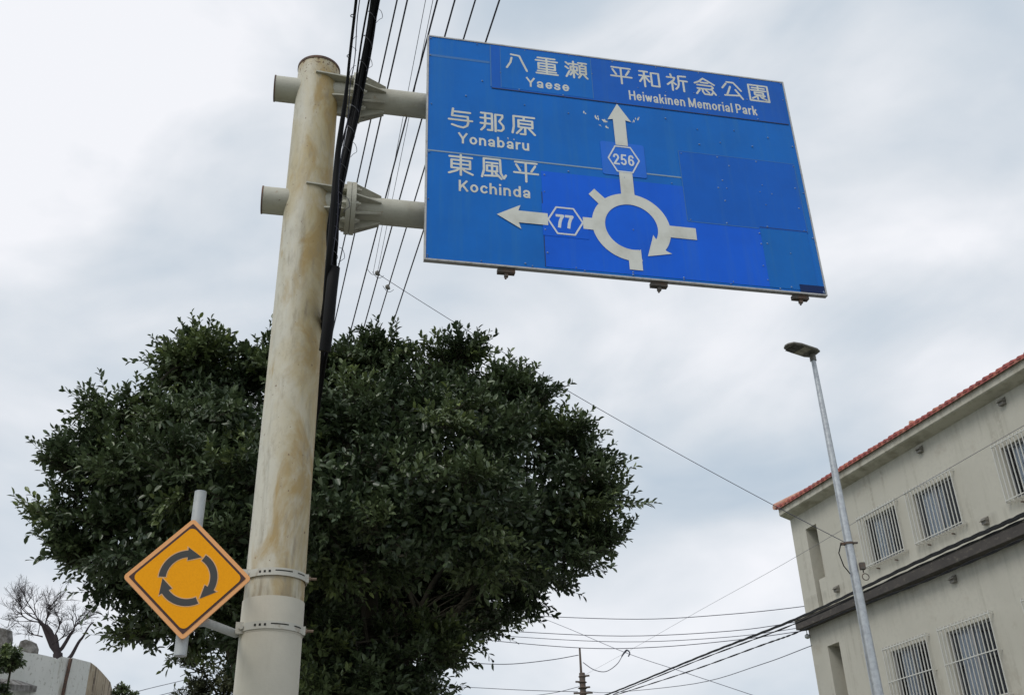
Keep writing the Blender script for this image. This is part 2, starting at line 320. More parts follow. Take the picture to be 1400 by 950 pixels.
# ------------------------------------------------------------------ the blue direction sign (local x along the board, z up, y away from the viewer)
SGN = (-0.5086, 5.1774, 5.1); SYAW = math.atan2(0.2167, 0.97625)
W_, H_ = 2.648, 1.855
sign = thing('direction_sign', 'large blue direction sign with white Japanese and English place names and a roundabout diagram', 'road sign', SGN, SYAW)
b = MB(); b.box((0, 0, 0), (W_, 0.022, H_)); b.build('board', M_B0, sign)
b = MB(); T = 0.011
b.box((-T, -0.004, -T), (0, 0.03, H_ + T)); b.box((W_, -0.004, -T), (W_ + T, 0.03, H_ + T))
b.box((0, -0.004, -T), (W_, 0.03, 0)); b.box((0, -0.004, H_), (W_, 0.03, H_ + T)); b.build('edge_trim', M_ALU, sign)
def patch(name, x0, z0, x1, z1, mtl, lift, label, rnd=0.0):
    b = MB()
    if rnd:
        pl = []
        for cx, cz, a0 in ((x1 - rnd, z1 - rnd, 0), (x0 + rnd, z1 - rnd, 90), (x0 + rnd, z0 + rnd, 180), (x1 - rnd, z0 + rnd, 270)):
            for k in range(5): a = R(a0 + k * 22.5); pl.append((cx + rnd * math.cos(a), cz + rnd * math.sin(a)))
        b.prism(pl[::-1], -lift, -0.0002)
    else: b.prism([(x0, z0), (x0, z1), (x1, z1), (x1, z0)], -lift, -0.0002)
    o = b.build(name, mtl, sign); o['label'] = label; return o
patch('overlay_panel', 0.436, 1.452, 2.632, 1.849, M_B1, 0.0030, 'long violet-blue panel across the top right of the sign')
patch('overlay_panel', 0.505, 1.463, 1.159, 1.840, M_B0, 0.0040, 'blue panel behind the name Yaese')
patch('overlay_panel', 0.755, 0.018, 2.257, 0.772, M_B2, 0.0022, 'bright blue panel around the roundabout diagram')
patch('overlay_panel', 1.745, 0.486, 2.605, 1.077, M_B3, 0.0032, 'blank deep blue riveted panel at the right of the sign')
patch('overlay_panel', 2.257, 0.018, 2.600, 0.492, M_B4, 0.0027, 'plain teal blue panel in the lower right corner')
patch('overlay_panel', 1.182, 0.805, 1.491, 1.088, M_B5, 0.0038, 'light blue square patch behind route number 256', 0.015)
patch('overlay_panel', 0.748, 0.255, 1.050, 0.505, M_B2, 0.0040, 'blue patch behind route number 77', 0.004)
patch('overlay_panel', 2.47, 0.004, 2.645, 0.060, M_B6, 0.0045, 'dark strip of tape at the bottom right corner')
b = MB()
b.cur = 0
b.box((0.0, -0.0018, 0.838), (1.18, -0.0002, 0.849)); b.box((1.493, -0.0018, 0.842), (1.742, -0.0002, 0.853))
b.cur = 1
b.box((0.436, -0.0036, 1.444), (2.632, -0.0002, 1.4515)); b.box((2.257, -0.0038, 0.4925), (2.605, -0.0002, 0.4975)); b.box((0.750, -0.0025, 0.018), (0.7545, -0.0002, 0.60))
b.cur = 2
b.box((0.0, -0.0010, 1.672), (0.425, -0.0001, 1.692)); b.box((0.428, -0.0036, 1.46), (0.4355, -0.0001, 1.845)); b.box((0.500, -0.0036, 1.463), (0.5045, -0.0031, 1.84)); b.box((1.1595, -0.0038, 1.463), (1.164, -0.0031, 1.84))
b.box((1.742, -0.0036, 1.0775), (2.605, -0.0001, 1.081)); b.box((1.7405, -0.0036, 0.486), (1.7445, -0.0001, 1.077)); b.box((2.6055, -0.0036, 0.486), (2.609, -0.0001, 1.077)); b.box((1.745, -0.0036, 0.480), (2.25, -0.0001, 0.4855))
b.build('panel_seams', [M_SEAM, M_SEAMD, M_SEAML], sign)
# rivets
b = MB(); rv = []
for k in range(9): rv += [(0.012 + k * 0.33, 0.012), (0.02 + k * 0.327, 1.84)]
for z in (0.02, 0.45, 0.83, 1.24, 1.68): rv += [(0.012, z), (2.635, z)]
for x in (1.76, 2.03, 2.31, 2.59): rv += [(x, 1.06), (x, 0.50)]
for x in (2.04, 2.33, 2.58): rv += [(x, 0.86), (x, 0.69)]
for x in (2.06, 2.31): rv += [(x, 0.80), (x, 1.20)]
for x in (0.62, 0.95, 1.33, 1.66, 2.0, 2.4): rv += [(x, 0.79), (x, 0.03), (x, 1.462)]
for z in (0.12, 0.3, 0.6, 0.74): rv += [(0.77, z), (2.24, z * 0.6)]
for x, z in ((2.3, 0.36), (2.45, 0.3), (1.35, 0.37), (0.38, 1.5), (0.25, 1.35), (0.66, 1.33), (0.98, 1.3), (1.68, 1.36), (1.9, 1.3), (2.2, 1.33), (2.44, 1.3), (2.1, 1.0), (1.9, 1.16), (2.0, 1.52), (1.5, 1.62), (1.7, 1.61), (1.92, 1.64), (2.12, 1.63), (2.34, 1.64), (1.16, 1.7), (0.505, 1.6)): rv.append((x, z))
for x, z in rv:
    x += random.uniform(-.01, .01); z += random.uniform(-.004, .004); r_ = random.choice((0.0045, 0.006))
    x = min(max(x, 0.01), W_ - 0.01); z = min(max(z, 0.01), H_ - 0.01)
    b.add([(x + r_ * math.cos(a), -0.0046, z + r_ * math.sin(a)) for a in [k * math.pi / 3 for k in range(6)]] + [(x, -0.0085, z)] +
          [(x + r_ * math.cos(a), 0.0, z + r_ * math.sin(a)) for a in [k * math.pi / 3 for k in range(6)]],
          [(k, 6, (k + 1) % 6) for k in range(6)] + [(k, (k + 1) % 6, 7 + (k + 1) % 6, 7 + k) for k in range(6)])
o = b.build('rivets', M_RIV, sign); o['kind'] = 'stuff'
# scratches where the sheeting has flaked
b = MB()
for x, z, n_ in ((1.10, 1.33, 3), (1.165, 1.29, 6), (1.22, 1.27, 9), (1.24, 1.22, 6), (1.19, 1.22, 3), (1.465, 1.33, 4), (1.44, 1.30, 3), (0.545, 1.02, 3)):
    for _ in range(n_):
        cx, cz = x + random.gauss(0, .013), z + random.gauss(0, .010); s_ = random.uniform(.002, .007); q = random.uniform(1, 2.6)
        b.add([(cx - s_, -.0006 - .00003 * _, cz), (cx, -.0006 - .00003 * _, cz + s_ * q), (cx + s_, -.0006 - .00003 * _, cz + s_ * .3), (cx + s_ * .2, -.0006 - .00003 * _, cz - s_ * q)], [(0, 1, 2, 3)])
b.build('flaked_spots', M_W, sign)['kind'] = 'stuff'
# brush-written place names: monoline strokes with round ends, on a 100 x 100 grid, y down
K = {
 '八': [[(25, 8), (62, 12), (72, 40), (94, 96)], [(27, 28), (22, 55), (5, 88)]],
 '重': [[(11, 6), (88, 6)], [(2, 22), (98, 22)], [(13, 38), (87, 38), (87, 70), (13, 70), (13, 38)], [(13, 54), (87, 54)], [(50, 6), (50, 96)], [(9, 84), (91, 84)], [(3, 97), (98, 97)]],
 '瀬': [[(4, 12), (16, 24)], [(2, 38), (14, 48)], [(4, 96), (19, 62)], [(20, 18), (58, 18)], [(38, 3), (38, 98)], [(25, 34), (54, 34), (54, 56), (25, 56), (25, 34)], [(38, 58), (22, 84)], [(38, 58), (57, 78)],
        [(61, 8), (98, 8)], [(79, 8), (76, 24)], [(66, 24), (94, 24), (94, 72), (66, 72), (66, 24)], [(66, 40), (94, 40)], [(66, 56), (94, 56)], [(72, 76), (60, 96)], [(84, 76), (99, 96)]],
 '平': [[(8, 5), (94, 5)], [(12, 18), (27, 46)], [(88, 18), (72, 46)], [(3, 56), (98, 56)], [(50, 5), (50, 97)]],
 '和': [[(6, 8), (44, 8)], [(4, 34), (50, 34)], [(27, 8), (27, 97)], [(25, 36), (5, 70)], [(29, 36), (50, 66)], [(60, 12), (95, 12), (95, 88), (60, 88), (60, 12)]],
 '祈': [[(22, 3), (25, 16)], [(4, 22), (40, 22), (34, 38), (4, 66)], [(26, 50), (26, 97)], [(28, 48), (44, 62)], [(93, 8), (58, 10), (58, 55), (53, 74), (42, 88)], [(58, 36), (98, 36)], [(79, 38), (79, 97)]],
 '念': [[(4, 36), (26, 24), (46, 4), (66, 16), (97, 36)], [(34, 29), (67, 29)], [(15, 45), (84, 45), (90, 55), (78, 66), (14, 66)], [(24, 74), (8, 98)], [(38, 68), (38, 82), (46, 97), (78, 97), (86, 84)], [(52, 70), (68, 88)], [(82, 66), (99, 94)]],
 '公': [[(30, 6), (62, 6), (95, 50)], [(25, 16), (5, 44)], [(44, 32), (24, 82)], [(13, 86), (82, 80)], [(68, 48), (98, 98)]],
 '園': [[(4, 4), (96, 4), (96, 96), (4, 96), (4, 4)], [(20, 20), (80, 20)], [(50, 12), (50, 34)], [(15, 34), (84, 34)], [(30, 46), (72, 46), (72, 60), (30, 60), (30, 46)], [(48, 62), (16, 84)], [(42, 68), (42, 86)], [(52, 62), (64, 78), (84, 86)], [(78, 64), (64, 74)]],
 '与': [[(20, 4), (16, 40), (80, 40), (82, 70), (78, 86), (62, 97), (40, 94), (16, 86)], [(22, 18), (90, 18)], [(3, 60), (98, 60)]],
 '那': [[(5, 8), (50, 8), (50, 94), (32, 94)], [(22, 8), (22, 60), (18, 80), (5, 97)], [(3, 34), (50, 34)], [(3, 62), (50, 62)], [(64, 97), (64, 10), (93, 10), (93, 22), (80, 44), (96, 66), (97, 80), (88, 92), (74, 92)]],
 '原': [[(97, 5), (10, 5), (10, 60), (4, 93)], [(54, 5), (52, 22)], [(30, 24), (88, 24), (88, 60), (30, 60), (30, 24)], [(30, 42), (88, 42)], [(57, 62), (57, 96), (38, 96)], [(42, 68), (22, 94)], [(74, 66), (97, 94)]],
 '東': [[(6, 12), (94, 12)], [(50, 2), (50, 98)], [(14, 28), (86, 28), (86, 66), (14, 66), (14, 28)], [(14, 47), (86, 47)], [(46, 66), (34, 78), (4, 92)], [(54, 66), (66, 78), (96, 92)]],
 '風': [[(4, 94), (12, 60), (12, 5), (76, 5), (78, 70), (90, 94), (98, 78)], [(22, 24), (66, 24)], [(44, 24), (44, 84)], [(24, 38), (64, 38), (64, 64), (24, 64), (24, 38)], [(16, 88), (70, 84)], [(58, 72), (80, 97)]],
}
def stroke_mesh(name, strokes, sw, y, mtl, square=False):
    b = MB(); k = 0
    for pts in strokes:
        n = len(pts)
        for i, ((a, c), (d, e)) in enumerate(zip(pts, pts[1:])):
            L = math.hypot(d - a, e - c) or 1; tx, tz = (d - a) / L * sw, (e - c) / L * sw
            if square and i == 0: a, c = a - tx, c - tz
            if square and i == n - 2: d, e = d + tx, e + tz
            yy = y - k * 0.000012; k += 1
            b.add([(a - tz, yy, c + tx), (d - tz, yy, e + tx), (d + tz, yy, e - tx), (a + tz, yy, c - tx)], [(0, 1, 2, 3)])
        for i, (a, c) in enumerate(pts):
            if square and i in (0, n - 1): continue
            yy = y - k * 0.000012; k += 1
            b.add([(a + sw * math.cos(t), yy, c + sw * math.sin(t)) for t in [j * math.pi / 6 for j in range(12)]], [list(range(12))])
    return b.build(name, mtl, sign)
def glyphs(text, x0, z0, w1, pitch, h, mtl, label, sw=0.0085, y=-0.0010):
    for i, ch in enumerate(text):
        ox = x0 + i * pitch
        stroke_mesh('character', [[(ox + sw + (w1 - 2 * sw) * p / 100, z0 + h - sw - (h - 2 * sw) * q / 100) for p, q in s_] for s_ in K[ch]], sw, y, mtl)['label'] = 'white character ' + ch + ' ' + label
glyphs('八重瀬', 0.531, 1.627, 0.176, 0.2155, 0.176, M_W, 'above the word Yaese', 0.0076, -0.0046)
glyphs('平和祈念公園', 1.296, 1.628, 0.176, 0.2110, 0.178, M_W, 'above Heiwakinen Memorial Park', 0.0076, -0.0036)
glyphs('与那原', 0.127, 1.053, 0.181, 0.2150, 0.183, M_W, 'above the word Yonabaru', 0.0080)
glyphs('東風平', 0.127, 0.656, 0.184, 0.2165, 0.186, M_W, 'above the word Kochinda', 0.0078)
def arc(cx, cz, rx, rz, a0, a1, n=12): return [(cx + rx * math.cos(R(a0 + (a1 - a0) * k / n)), cz + rz * math.sin(R(a0 + (a1 - a0) * k / n))) for k in range(n + 1)]
s1, xh = .095, .635
G = {                                                              # letter -> (width, strokes), cap height 1, y up
 'H': (.74, [[(.1, s1), (.1, 1 - s1)], [(.64, s1), (.64, 1 - s1)], [(.1, .52), (.64, .52)]]),
 'Y': (.76, [[(.10, .92), (.38, .46)], [(.66, .92), (.38, .46)], [(.38, .46), (.38, s1)]]),
 'K': (.72, [[(.1, s1), (.1, 1 - s1)], [(.16, .38), (.58, .90)], [(.30, .56), (.62, .10)]]),
 'M': (.88, [[(.1, s1), (.1, 1 - s1)], [(.78, s1), (.78, 1 - s1)], [(.12, .90), (.44, .14), (.76, .90)]]),
 'P': (.66, [[(.1, s1), (.1, 1 - s1)], [(.1, .9)] + arc(.36, .66, .20, .24, 90, -90) + [(.1, .42)]]),
 'a': (.58, [[(.10, .50)] + arc(.27, .47, .18, .165, 150, 0) + [(.45, s1)], arc(.26, .205, .17, .12, 40, 400)]),
 'e': (.60, [[(.12, .37), (.48, .37)] , arc(.30, .365, .20, .27, 0, 318, 18)]),
 's': (.56, [[(.44, .52), (.38, .61), (.26, .635), (.14, .58), (.12, .48), (.20, .41), (.34, .35), (.44, .28), (.44, .17), (.34, .10), (.22, .10), (.11, .15), (.08, .22)]]),
 'o': (.62, [arc(.31, .365, .21, .27, 0, 360, 20)]),
 'n': (.60, [[(.1, s1), (.1, xh)], [(.1, .42)] + arc(.29, .43, .19, .205, 160, 0) + [(.48, s1)]]),
 'm': (.90, [[(.1, s1), (.1, xh)], [(.1, .42)] + arc(.27, .45, .17, .185, 160, 0, 8) + [(.44, s1)], [(.44, .42)] + arc(.61, .45, .17, .185, 160, 0, 8) + [(.78, s1)]]),
 'r': (.40, [[(.1, s1), (.1, xh)], [(.1, .38), (.15, .54), (.24, .62), (.33, .63)]]),
 'u': (.60, [[(.48, s1), (.48, xh)], [(.1, xh)] + arc(.29, .30, .19, .205, 180, 340)]),
 'b': (.64, [[(.1, s1), (.1, 1 - s1)], arc(.31, .365, .20, .27, 0, 360, 20)]),
 'd': (.64, [[(.52, s1), (.52, 1 - s1)], arc(.31, .365, .20, .27, 0, 360, 20)]),
 'c': (.57, [arc(.31, .365, .21, .27, 42, 318, 16)]),
 'h': (.60, [[(.1, s1), (.1, 1 - s1)], [(.1, .42)] + arc(.29, .43, .19, .205, 160, 0) + [(.48, s1)]]),
 'i': (.21, [[(.1, s1), (.1, xh)], [(.1, .895), (.1, .905)]]),
 'l': (.21, [[(.1, s1), (.1, 1 - s1)]]),
 'k': (.54, [[(.1, s1), (.1, 1 - s1)], [(.15, .30), (.40, .60)], [(.25, .42), (.44, .10)]]),
 'w': (.78, [[(.08, .62), (.23, .12), (.38, .58), (.53, .12), (.68, .62)]]),
 '2': (.60, [arc(.30, .67, .20, .23, 170, -20) + [(.10, .10), (.52, .10)]]),
 '5': (.60, [[(.48, .90), (.17, .90), (.12, .50)] + arc(.29, .33, .20, .23, 115, -150)]),
 '6': (.60, [arc(.30, .33, .20, .23, 0, 360, 18), [(.48, .76), (.42, .87), (.31, .90), (.19, .83), (.12, .66), (.10, .38)]]),
 '7': (.58, [[(.08, .90), (.50, .90), (.36, .68), (.26, .40), (.21, .10)]]),
}
def word(txt, x0, x1, z0, cap, mtl, parent, label=None, bold=0.076, y=-0.0010, gap=.10, name='letter'):
    adv = [(.36 if ch == ' ' else G[ch][0] + (gap if txt[i + 1:i + 2] not in ('', ' ') else 0)) for i, ch in enumerate(txt)]
    sx = (x1 - x0) / (sum(adv) - .0); x = x0
    for ch, ad in zip(txt, adv):
        if ch != ' ': stroke_mesh(name, [[(x + px_ * sx, z0 + pz_ * cap) for px_, pz_ in st] for st in G[ch][1]], bold * min(cap, sx * 1.15), y, mtl, True)['label'] = 'white ' + ('digit ' if ch.isdigit() else 'letter ') + ch + ' ' + label
        x += ad * sx
word('Yaese', 0.678, 0.991, 1.498, 0.088, M_W, sign, 'of the word Yaese', y=-.0046)
word('Yonabaru', 0.200, 0.685, 0.928, 0.093, M_W, sign, 'of the word Yonabaru')
word('Kochinda', 0.203, 0.678, 0.535, 0.093, M_W, sign, 'of the word Kochinda')
word('Heiwakinen Memorial Park', 1.426, 2.398, 1.494, 0.093, M_W, sign, 'of the words Heiwakinen Memorial Park', .078, y=-.0036)
word('256', 1.262, 1.412, 0.893, 0.100, M_W2, sign, 'of route number 256', .078, y=-.0044)
word('77', 0.838, 0.953, 0.324, 0.106, M_W2, sign, 'of route number 77', .095, y=-.0046)
def hexring(cx, cz, hw, hh, t, label):
    o_ = [(cx - hw, cz), (cx - hw * .50, cz + hh), (cx + hw * .50, cz + hh), (cx + hw, cz), (cx + hw * .50, cz - hh), (cx - hw * .50, cz - hh)]
    kx, kz = (hw - t * 1.15) / hw, (hh - t) / hh
    i_ = [(cx + (x - cx) * kx, cz + (z - cz) * kz) for x, z in o_]
    b = MB(); b.add([(x, -.0056, z) for x, z in o_] + [(x, -.0056, z) for x, z in i_], [(k, (k + 1) % 6, (k + 1) % 6 + 6, k + 6) for k in range(6)])
    o = b.build('route_shield', M_W2, sign); o['label'] = label
hexring(1.3385, 0.947, 0.115, 0.113, 0.011, 'white hexagon outline round 256')
hexring(0.8995, 0.381, 0.122, 0.109, 0.012, 'white hexagon outline round 77')
# roundabout diagram
def flat(name, polys, mtl, y, label=None, parent=sign):
    b = MB()
    for k, p in enumerate(polys): b.add([(x, y - k * 0.00006, z) for x, z in p], [list(range(len(p)))])
    o = b.build(name, mtl, parent)
    if label: o['label'] = label
    return o
cx, cz, ro, ri = 1.345, 0.387, 0.268, 0.180
b = MB(); a0, a1 = -99, -320                                       # from the bottom stub clockwise round to the arrow head
angs = [R(-79 - k * (258) / 60) for k in range(61)]
vv = []
for a in angs: vv += [(cx + ro * math.cos(a), -.0050, cz + ro * math.sin(a)), (cx + ri * math.cos(a), -.0050, cz + ri * math.sin(a))]
b.add(vv, [(2 * k, 2 * k + 1, 2 * k + 3, 2 * k + 2) for k in range(60)])
# remaining arc east side to arrow head
a_e = [R(23 - k * 6) for k in range(11)]; vv = []
for a in a_e: vv += [(cx + ro * math.cos(a), -.0051, cz + ro * math.sin(a)), (cx + ri * math.cos(a), -.0051, cz + ri * math.sin(a))]
b.add(vv, [(2 * k, 2 * k + 1, 2 * k + 3, 2 * k + 2) for k in range(10)])
b.build('roundabout_ring', M_W, sign)
flat('roundabout_arrow_head', [[(1.603, 0.204), (1.566, 0.222), (1.50, 0.314), (1.488, 0.340), (1.435, 0.167)]], M_W, -.0053)
flat('road_stub', [[(1.58, 0.428), (1.791, 0.428), (1.790, 0.334), (1.58, 0.334)]], M_W, -.0054, 'stub to the right of the roundabout')
flat('road_stub', [[(1.110, 0.668), (1.069, 0.619), (1.140, 0.54), (1.19, 0.585)]], M_W, -.0054, 'short stub at the upper left of the roundabout')
flat('road_stub', [[(1.303, 0.052), (1.392, 0.052), (1.392, 0.215), (1.303, 0.135)]], M_W, -.0054, 'stub at the bottom of the roundabout')
flat('straight_arrow', [[(1.329, 1.440), (1.249, 1.287), (1.288, 1.296), (1.290, 1.066), (1.378, 1.066), (1.378, 1.296), (1.420, 1.287)]], M_W, -.0054, 'white arrow pointing straight up')
flat('road_stub', [[(1.295, 0.832), (1.388, 0.832), (1.388, 0.62), (1.295, 0.62)]], M_W, -.0054, 'stub between the roundabout ring and number 256')
flat('left_arrow', [[(0.448, 0.381), (0.605, 0.472), (0.590, 0.427), (0.783, 0.427), (0.783, 0.334), (0.590, 0.334), (0.605, 0.285)]], M_W, -.0054, 'white arrow pointing left')
flat('road_stub', [[(1.016, 0.427), (1.10, 0.427), (1.10, 0.334), (1.016, 0.334)]], M_W, -.0054, 'stub between the roundabout ring and number 77')
# three rear posts with clips under the board
for x in (0.505, 1.500, 2.475):
    b = MB(); b.box((x - .03, .031, -.015), (x + .03, .06, H_ + .01)); b.build('rear_channel', M_ALU, sign)
    b = MB(); b.box((x - .055, .012, -.040), (x + .055, .05, -.012)); b.box((x - .012, .02, -.066), (x + .012, .04, -.040)); b.tube([(x - .004, .03, -.08), (x - .004, .03, -.066)], .007, 6); b.build('rear_clip', M_BRK, sign)

# ------------------------------------------------------------------ the stained steel post that carries it
U0, YO = -0.732, 0.165
gz = -5.1
post = thing('sign_post', 'thick cream steel post with rust stains, holding the blue sign on two side arms', 'post', (0, 0, 0), 0)
c_, s_ = math.cos(SYAW), math.sin(SYAW)
post.location = (SGN[0] + c_ * U0 - s_ * YO, SGN[1] + s_ * U0 + c_ * YO, 0); post.rotation_euler = (0, 0, SYAW)
def pr(z): return 0.1535 - (z - 2.5) * (0.0145 / 4.17)
b = MB(); b.tube([(0, 0, z) for z in (3.012, 3.6, 4.2, 4.8, 5.4, 6.0, 6.655)], [pr(z) for z in (3.012, 3.6, 4.2, 4.8, 5.4, 6.0, 6.655)], 48, False); b.build('upper_shaft', M_POLE, post, True)
b = MB(); b.tube([(0, 0, z) for z in (0.0, 1.5, 2.845)], [pr(0) + .003, pr(1.5) + .003, pr(2.845) + .003], 48); b.tube([(0, 0, 2.840), (0, 0, 3.014)], [pr(2.84) + .0045, pr(3.0) + .0045], 48); b.build('lower_shaft', M_POLE2, post, True)
b = MB(); b.tube([(0, 0, 6.655), (0, 0, 6.672)], .1435, 48); b.build('top_cap', M_RIM, post, True)
b = MB(); b.box((-.28, -.28, 0.13), (.28, .28, .16))
for x in (-.22, .22):
    for y in (-.22, .22): b.tube([(x, y, .16), (x, y, .22)], .018, 8)
b.build('base_plate', M_GALV, post)
for az_, sgn_ in ((6.462, 1), (5.537, 0)):
    ar = 0.086
    b = MB(); b.tube([(-.275, 0, az_), (0, 0, az_)], ar, 32, False); b.tube([(-.275, 0, az_), (-.262, 0, az_)], ar - .006, 32); b.build('stub_pipe', M_ARM, post, True)
    b = MB(); b.tube([(-.283, 0, az_), (-.274, 0, az_)], ar + .003, 32); b.build('stub_rim', M_RIM, post, True)
    b = MB(); b.tube([(0, 0, az_), (.235, 0, az_)], .095, 32, False); b.build('arm_root', M_ARM, post, True)
    ex = 1.2 if sgn_ else 3.2
    b = MB(); b.tube([(.295, 0, az_), (3.2, 0, az_)], ar, 32); b.build('arm', M_ARM, post, True)
    for x0 in (.235, .2665):
        b = MB(); b.tube([(x0, 0, az_), (x0 + .0285, 0, az_)], .168, 36); b.build('flange', M_ARM, post, True)
    for k in range(8):                                             # gusset fins past the flange
        a = R(k * 45); ca, sa = math.cos(a), math.sin(a)
        px_, pz_ = -sa * .005, ca * .005
        def q(x, r_, sg): return (x, ca * r_ + px_ * sg, az_ + sa * r_ + pz_ * sg)
        P = [(.295, ar - .004), (.295, .160), (.455, ar + .012), (.455, ar - .004)]
        b = MB(); b.add([q(x, r_, -1) for x, r_ in P] + [q(x, r_, 1) for x, r_ in P], [(0, 1, 2, 3), (7, 6, 5, 4)] + [(i, i + 4, (i + 1) % 4 + 4, (i + 1) % 4) for i in range(4)]); b.build('gusset', M_ARM, post)
        a += R(22.5)
        b = MB(); b.tube([(.205, math.cos(a) * .138, az_ + math.sin(a) * .138), (.325, math.cos(a) * .138, az_ + math.sin(a) * .138)], .011, 6)
        b.tube([(.215, math.cos(a) * .138, az_ + math.sin(a) * .138), (.235, math.cos(a) * .138, az_ + math.sin(a) * .138)], .019, 6)
        b.tube([(.295, math.cos(a) * .138, az_ + math.sin(a) * .138), (.312, math.cos(a) * .138, az_ + math.sin(a) * .138)], .019, 6); b.build('bolt', M_ARM, post)
    for zz, pl in ((az_ + .052, [(.236, -.132), (.05, -.150), (-.015, -.156), (-.02, -.12), (0, 0), (0, .15), (.236, .13)]), (az_ - .085, [(.236, -.11), (.13, -.105), (.10, -.10), (0, 0), (.1, .1), (.236, .11)])):
        b = MB(); b.slab(pl, zz, zz + .011); b.build('collar_plate', M_ARM, post)
    for z0_, z1_ in ((.08, .150), (-.155, -.08)):
        b = MB(); b.box((.08, -.006, az_ + z0_), (.235, .006, az_ + z1_)); b.build('web_plate', M_ARM, post)
for i_, zz in enumerate((6.462, 5.537)):                            # clamps joining the arms to the rear channels
    for x in (0.505, 1.500, 2.475):
        b = MB(); b.tube([(x - U0 - .035, 0, zz), (x - U0 + .035, 0, zz)], .0905, 24); b.build('arm_clamp', M_GALV, post, True)

# ------------------------------------------------------------------ orange diamond sign
DZ = 2.997
dia = thing('roundabout_warning_sign', 'orange diamond sign with three curved grey arrows, clamped beside the stained post', 'road sign', (-1.5398, 4.6518, 0), R(16))
def dpt(x, z): a = R(1.8); return (x * math.cos(a) - z * math.sin(a), DZ + .006 + x * math.sin(a) + z * math.cos(a))
def diamond(h, rc, n=6):
    pts = []
    for k in range(4):
        a = R(90 * k); c = h - rc * math.sqrt(2)
        for j in range(n + 1):
            t = a + R(-45 + 90 * j / n); pts.append((c * math.cos(a) + rc * math.cos(t), c * math.sin(a) + rc * math.sin(t)))
    return [dpt(*p) for p in pts]
h = .287
b = MB(); b.prism(diamond(h, .018)[::-1], 0, .014); b.build('plate', M_OE, dia)
b = MB(); b.prism(diamond(h - .026, .004)[::-1], -.0015, .0); b.build('border', M_OB, dia)
b = MB(); b.prism(diamond(h - .041, .026)[::-1], -.0028, -.0016); b.build('face', M_OR, dia)
# tiny white-dotted texture lies inside the dark border line
b = MB()
for st_, en in ((178, 62), (57, -58), (-65, -178)):
    for lay, (gr, mi) in enumerate(((.0042, 1), (0, 0))):
        b.cur = mi; y = -.0034 - .0006 * (1 - mi) - 0
        Ro, Ri = .131 + gr, .099 - gr
        hb = en + 27; n_ = 22; s0 = st_ + (gr / .115 * 57)
        vv = []
        for k in range(n_ + 1):
            a = R(s0 + (hb - 3 - s0) * k / n_)
            for r_ in (Ro, Ri):
                p = dpt(r_ * math.cos(a), -.002 + r_ * math.sin(a)); vv.append((p[0], y, p[1]))
        b.add(vv, [(2 * k, 2 * k + 1, 2 * k + 3, 2 * k + 2) for k in range(n_)])
        tri = [(.115 + .031 + gr * 1.6, hb + 5 + gr * 500), (.115 + .016 + gr * .4, hb - 1.5), (.122, (hb + en) / 2 - 2 - gr * 600 * 0), (.113, en - gr * 900), (.084 - gr, hb + 8 + gr * 500), (.099 - gr, hb - 1)]
        pp = []
        for r_, a in tri: p = dpt(r_ * math.cos(R(a)), -.002 + r_ * math.sin(R(a))); pp.append((p[0], y - .0001, p[1]))
        b.add([pp[0], pp[3], pp[4]], [(0, 1, 2)])
b.build('arrow_symbol', [M_OG, M_OL], dia)
b = MB(); b.tube([(.006, .055, DZ - .335), (.006, .055, DZ + .445)], .0285, 24); b.build('support_tube', M_GALV2, dia, True)
b = MB(); b.tube([(.006, .055, DZ + .4455), (.006, .055, DZ + .449)], .0285, 24); b.tube([(.006, .055, DZ - .339), (.006, .055, DZ - .3355)], .0285, 24); b.build('tube_cap', M_GALV, dia, True)
inv = dia.matrix_basis.inverted() if False else Matrix.Translation(dia.location) @ Matrix.Rotation(R(16), 4, 'Z')
inv = inv.inverted(); pa = inv @ Vector(post.location)              # post axis in the sign's own frame
